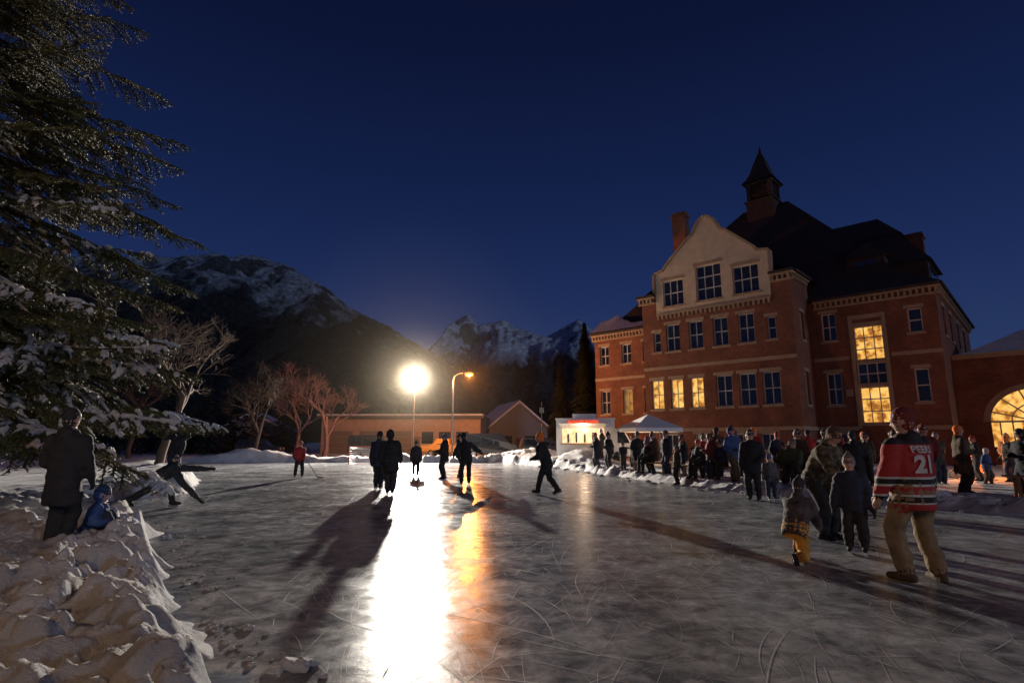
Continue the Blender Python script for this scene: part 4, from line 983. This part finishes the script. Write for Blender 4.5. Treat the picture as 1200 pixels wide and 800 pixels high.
person('man_standing',(-10.1,17.5,hz(-10.1,17.5)-.05),170,1.8,jacket=BLK,trousers=BLK,coat=.05,bulk=1.2,hs=1.08,hat=CHAR,hands=((-.22,.2,1.0),(.2,.24,1.05)))
person('child_skater',(-9.07,24.8,0),200,1.48,jacket=RED,trousers=BLK,hat=RED,hs=1.2,lean=12,skates=True,hands=((-.2,.38,.85),(.25,.36,.95)),feet=((-.17,.0,0),(.17,.1,0)),bulk=1.25,voxel=.03)
stick((-9.07,24.8,.03),200,(-.2,.34,.85),(-.75,.75,.03))
person('skater_standing',(-4.35,18.9,0),-10,1.76,jacket=NAVY,trousers=BLK,hat=BLK,coat=.08,bulk=1.28,hs=1.1,skates=True,side=3,feet=((-.08,.05,0),(.1,0,0)))
person('skater_standing',(-3.55,17.0,0),5,1.78,jacket=BLK,trousers=CHAR,hat=CHAR,coat=.18,bulk=1.32,hs=1.08,skates=True,hands=((-.3,.0,.84),(.26,.15,.9)),feet=((-.07,.05,0),(.08,-.03,0)),side=-3,hood=True)
person('child_skater',(-4.3,26,0),190,1.5,jacket=CHAR,trousers=BLK,hs=1.15,bulk=1.2,skates=True,voxel=.03)
person('skater_standing',(-2.75,23.6,0),80,1.74,jacket=BLK,trousers=BLK,hat=GRY,coat=.05,bulk=1.22,hs=1.1,skates=True,voxel=.03,hands=((-.2,.3,1.1),(.2,.3,1.0)))
person('skater_standing',(-2.25,24.9,0),-80,1.76,jacket=CHAR,trousers=BLK,bulk=1.2,hs=1.1,skates=True,voxel=.03)
person('skater_gliding',(-1.65,20.8,0),15,1.82,jacket=BLK,trousers=BLK,lean=20,side=-6,bulk=1.18,hs=1.08,hands=((-.4,.1,.95),(.60,.3,1.02)),feet=((-.18,-.2,.0),(.14,.14,0)),hip=(0,-.05,.9),skates=True)
person('skater_striding',(1.0,16.9,0),62,1.74,jacket=BLK,trousers=BLK,hat=ORG,lean=20,bulk=1.18,hs=1.2,pom=True,hip=(0,0,.88),hands=((-.20,.36,.98),(.26,.12,.80)),feet=((.1,.34,0),(-.08,-.38,.06)),fpitch=(0,25),skates=True)
person('boy_kneeling',(3.72,7.75,0),-48,1.32,lean=30,hip=(0,-.05,.50),feet=((-.13,.28,0),(.15,-.48,-.02)),fpitch=(0,70),knees=((0,1,.3),(0,1,-.8)),hands=((-.12,.52,.48),(.2,.48,.45)),jacket=cloth('patterned',(.07,.06,.06),.8),trousers=YEL,boots=BLK,hat=CHAR,hs=1.2,bulk=1.28,voxel=.018,pom=True,skates=True)
person('adult_bending',(4.95,9.3,0),-150,1.8,lean=30,hs=1.08,hands=((-.12,.55,.68),(.22,.52,.74)),jacket=CAMO,trousers=BLK,hat=BRN,bulk=1.36,voxel=.022,hip=(0,-.10,.92),headpitch=12)
person('child_in_snowsuit',(4.72,8.15,0),150,1.24,jacket=NAVY,trousers=BLK,hat=GRY,hs=1.28,bulk=1.42,voxel=.018,hands=((-.33,.12,.78),(.34,.1,.8)),pom=True,skates=True,feet=((-.13,0,0),(.13,0,0)))
jm=person('man_in_hockey_jersey',(4.47,6.55,0),14,1.84,jacket=JERSEY,trousers=TAN,boots=BRN,hat=DRD,bulk=1.32,hs=1.08,voxel=.016,puffy=False,hands=((-.33,.10,.86),(.33,.12,.84)),feet=((-.16,.03,0),(.16,-.06,0)),coat=.04,gloves=SKIN,headturn=-25,headpitch=6,fyaw=(-15,20))
person('child_in_snowsuit',(5.6,10.1,0),-120,1.2,jacket=TEAL,trousers=CHAR,hat=WHT,hs=1.28,bulk=1.35,pom=True)
bpy.context.view_layer.update()
def letter(txt,size,zc,off):
    cu=bpy.data.curves.new('t','FONT'); cu.body=txt; cu.size=size; cu.align_x='CENTER'; cu.align_y='CENTER'; cu.offset=off; cu.resolution_u=4
    to=bpy.data.objects.new('t',cu); scene.collection.objects.link(to); dg=bpy.context.evaluated_depsgraph_get(); me=bpy.data.meshes.new_from_object(to.evaluated_get(dg)); bpy.data.objects.remove(to)
    bm=bmesh.new(); bm.from_mesh(me); bmesh.ops.triangulate(bm,faces=bm.faces[:]); bmesh.ops.subdivide_edges(bm,edges=[e for e in bm.edges if e.calc_length()>.03],cuts=2); 
    for v in bm.verts:
        x,z=v.co.x,v.co.y+zc; ok,p,nn,_=jm.ray_cast(V((x,-1,z)),V((0,1,0)))
        y=p.y if ok else -.18
        v.co=V((x,y-.014,z))
    bm.to_mesh(me); bm.free(); me.materials.clear(); me.materials.append(WHT)
    o=bpy.data.objects.new('lettering_'+txt,me); scene.collection.objects.link(o); o.parent=jm
letter('21',.25,1.255,.012); letter('PEERS',.105,1.42,.003)
C=[BLK,NAVY,CHAR,BRN,GRN,BLK,BLUE,CHAR,DRD,BLK,BLUE,BRN,RED,BLK,RED]
rc=random.Random(11)
crowd=[(4.35,29.6,1.75),(4.7,27.9,1.7),(5.1,26.6,1.25),(5.5,25.6,1.78),(6.2,26.2,1.7),(5.95,24.3,1.75),(6.2,23.2,1.8),(7.1,23.9,1.7),(6.9,22.2,1.2),(7.2,21.8,1.7),(7.9,22.3,1.78),(6.9,20.1,1.65),(7.4,19.4,1.76),
(8.3,20.2,1.72),(7.7,18.3,1.8),(8.9,19.0,1.3),(8.7,17.6,1.75),(9.2,17.0,1.7),(9.9,17.9,1.8),(10.6,18.7,1.7),(9.3,15.7,1.75),(10.2,15.4,1.7),(11.2,16.8,1.78),(12.2,18.0,1.7),
(10.1,14.2,1.72),(13.1,14.6,1.2),(14.3,16.2,1.78),(15.4,17.4,1.7),(14.9,15.6,1.75),(16.2,17.0,1.72),(12.9,13.3,1.7),(17.0,18.9,1.8),(14.8,20.2,1.75),(18.2,21.3,1.7),(19.6,22.9,1.75),(16.3,20.0,1.25),(17.2,24.6,1.75),(15.1,14.2,1.3),
(9.6,21.,1.75),(11.,22.5,1.7),(8.6,25.,1.72),(7.4,28.,1.7),(6.4,30.5,1.75),(12.8,21.,1.75),(8.,33.5,1.7),(5.4,34.5,1.7),(10.3,20.,1.75),(11.9,19.5,1.7),(13.4,19.9,1.78),(9.,23.2,1.7),(13.9,14.9,1.72),(12.0,12.9,1.25),(10.9,15.9,1.7),(12.4,16.0,1.75),(17.3,21.6,1.7)]
for (x,y,H) in crowd:
    kid=H<1.4; yaw=rc.choice([110,140,75,170,60,-20,200,95,250])
    hands=rc.choice([((-.22,.22,1.0),(.2,.25,1.05)),((-.27,.06,.82),(.27,.06,.82)),((-.15,.3,1.15),(.27,.05,.83)),((-.25,.15,.92),(.25,.15,.92)),((-.1,.2,1.12),(.12,.22,1.1))])
    person('spectator_child' if kid else 'spectator',(x,y,hz(x,y)-.03),yaw,H*rc.uniform(.94,1.05),lean=rc.choice([0,2,5,8]),side=rc.uniform(-4,4),jacket=rc.choice(C+[RED,TEAL,PNK]) if kid else rc.choice(C),trousers=rc.choice([BLK,CHAR,NAVY,BRN]),hat=rc.choice([BLK,GRY,RED,CHAR,BLK,NAVY,DRD,ORG,WHT]),hs=1.25 if kid else 1.1,bulk=rc.uniform(1.18,1.36),coat=rc.choice([0,.04,.15,.25]),hood=rc.random()<.3,pom=rc.random()<.4,hands=hands,headturn=rc.uniform(-40,40),headpitch=rc.uniform(-5,12),voxel=.034 if y>19 else .028,feet=((-.10,rc.uniform(-.1,.1),0),(.10,rc.uniform(-.1,.1),0)))
for (x,y,yaw,cl) in((6.75,20.75,118,CHAR),(7.25,20.0,120,NAVY),(8.5,17.4,125,GRN),(13.2,14.3,150,BRN),(13.9,13.95,140,BLK),(5.75,24.4,115,BLK)):
    person('seated_spectator',(x,y,.22),yaw,1.72,lean=10,hip=(0,0,.55),feet=((-.14,.45,0),(.14,.43,0)),hands=((-.15,.4,.66),(.15,.4,.66)),jacket=cl,trousers=BLK,hat=rc.choice([BLK,RED,GRY]),bulk=1.22,hs=1.1,voxel=.03,knees=((0,1,.6),(0,1,.6)))
person('child_skater',(5.85,20.6,0),60,1.3,jacket=GRN,trousers=BLK,hat=GRY,hs=1.2,bulk=1.25,skates=True)
person('man_standing',(6.4,15.5,0),150,1.8,jacket=BLK,trousers=BLK,hat=CHAR,coat=.12,bulk=1.25,hs=1.08,hands=((-.22,.2,1.0),(.27,.05,.83)))
person('child_skater',(6.85,15.5,0),160,1.1,jacket=GRY,trousers=NAVY,hat=BLUE,hs=1.28,bulk=1.3,skates=True)
print('t people',time.time()-T0)
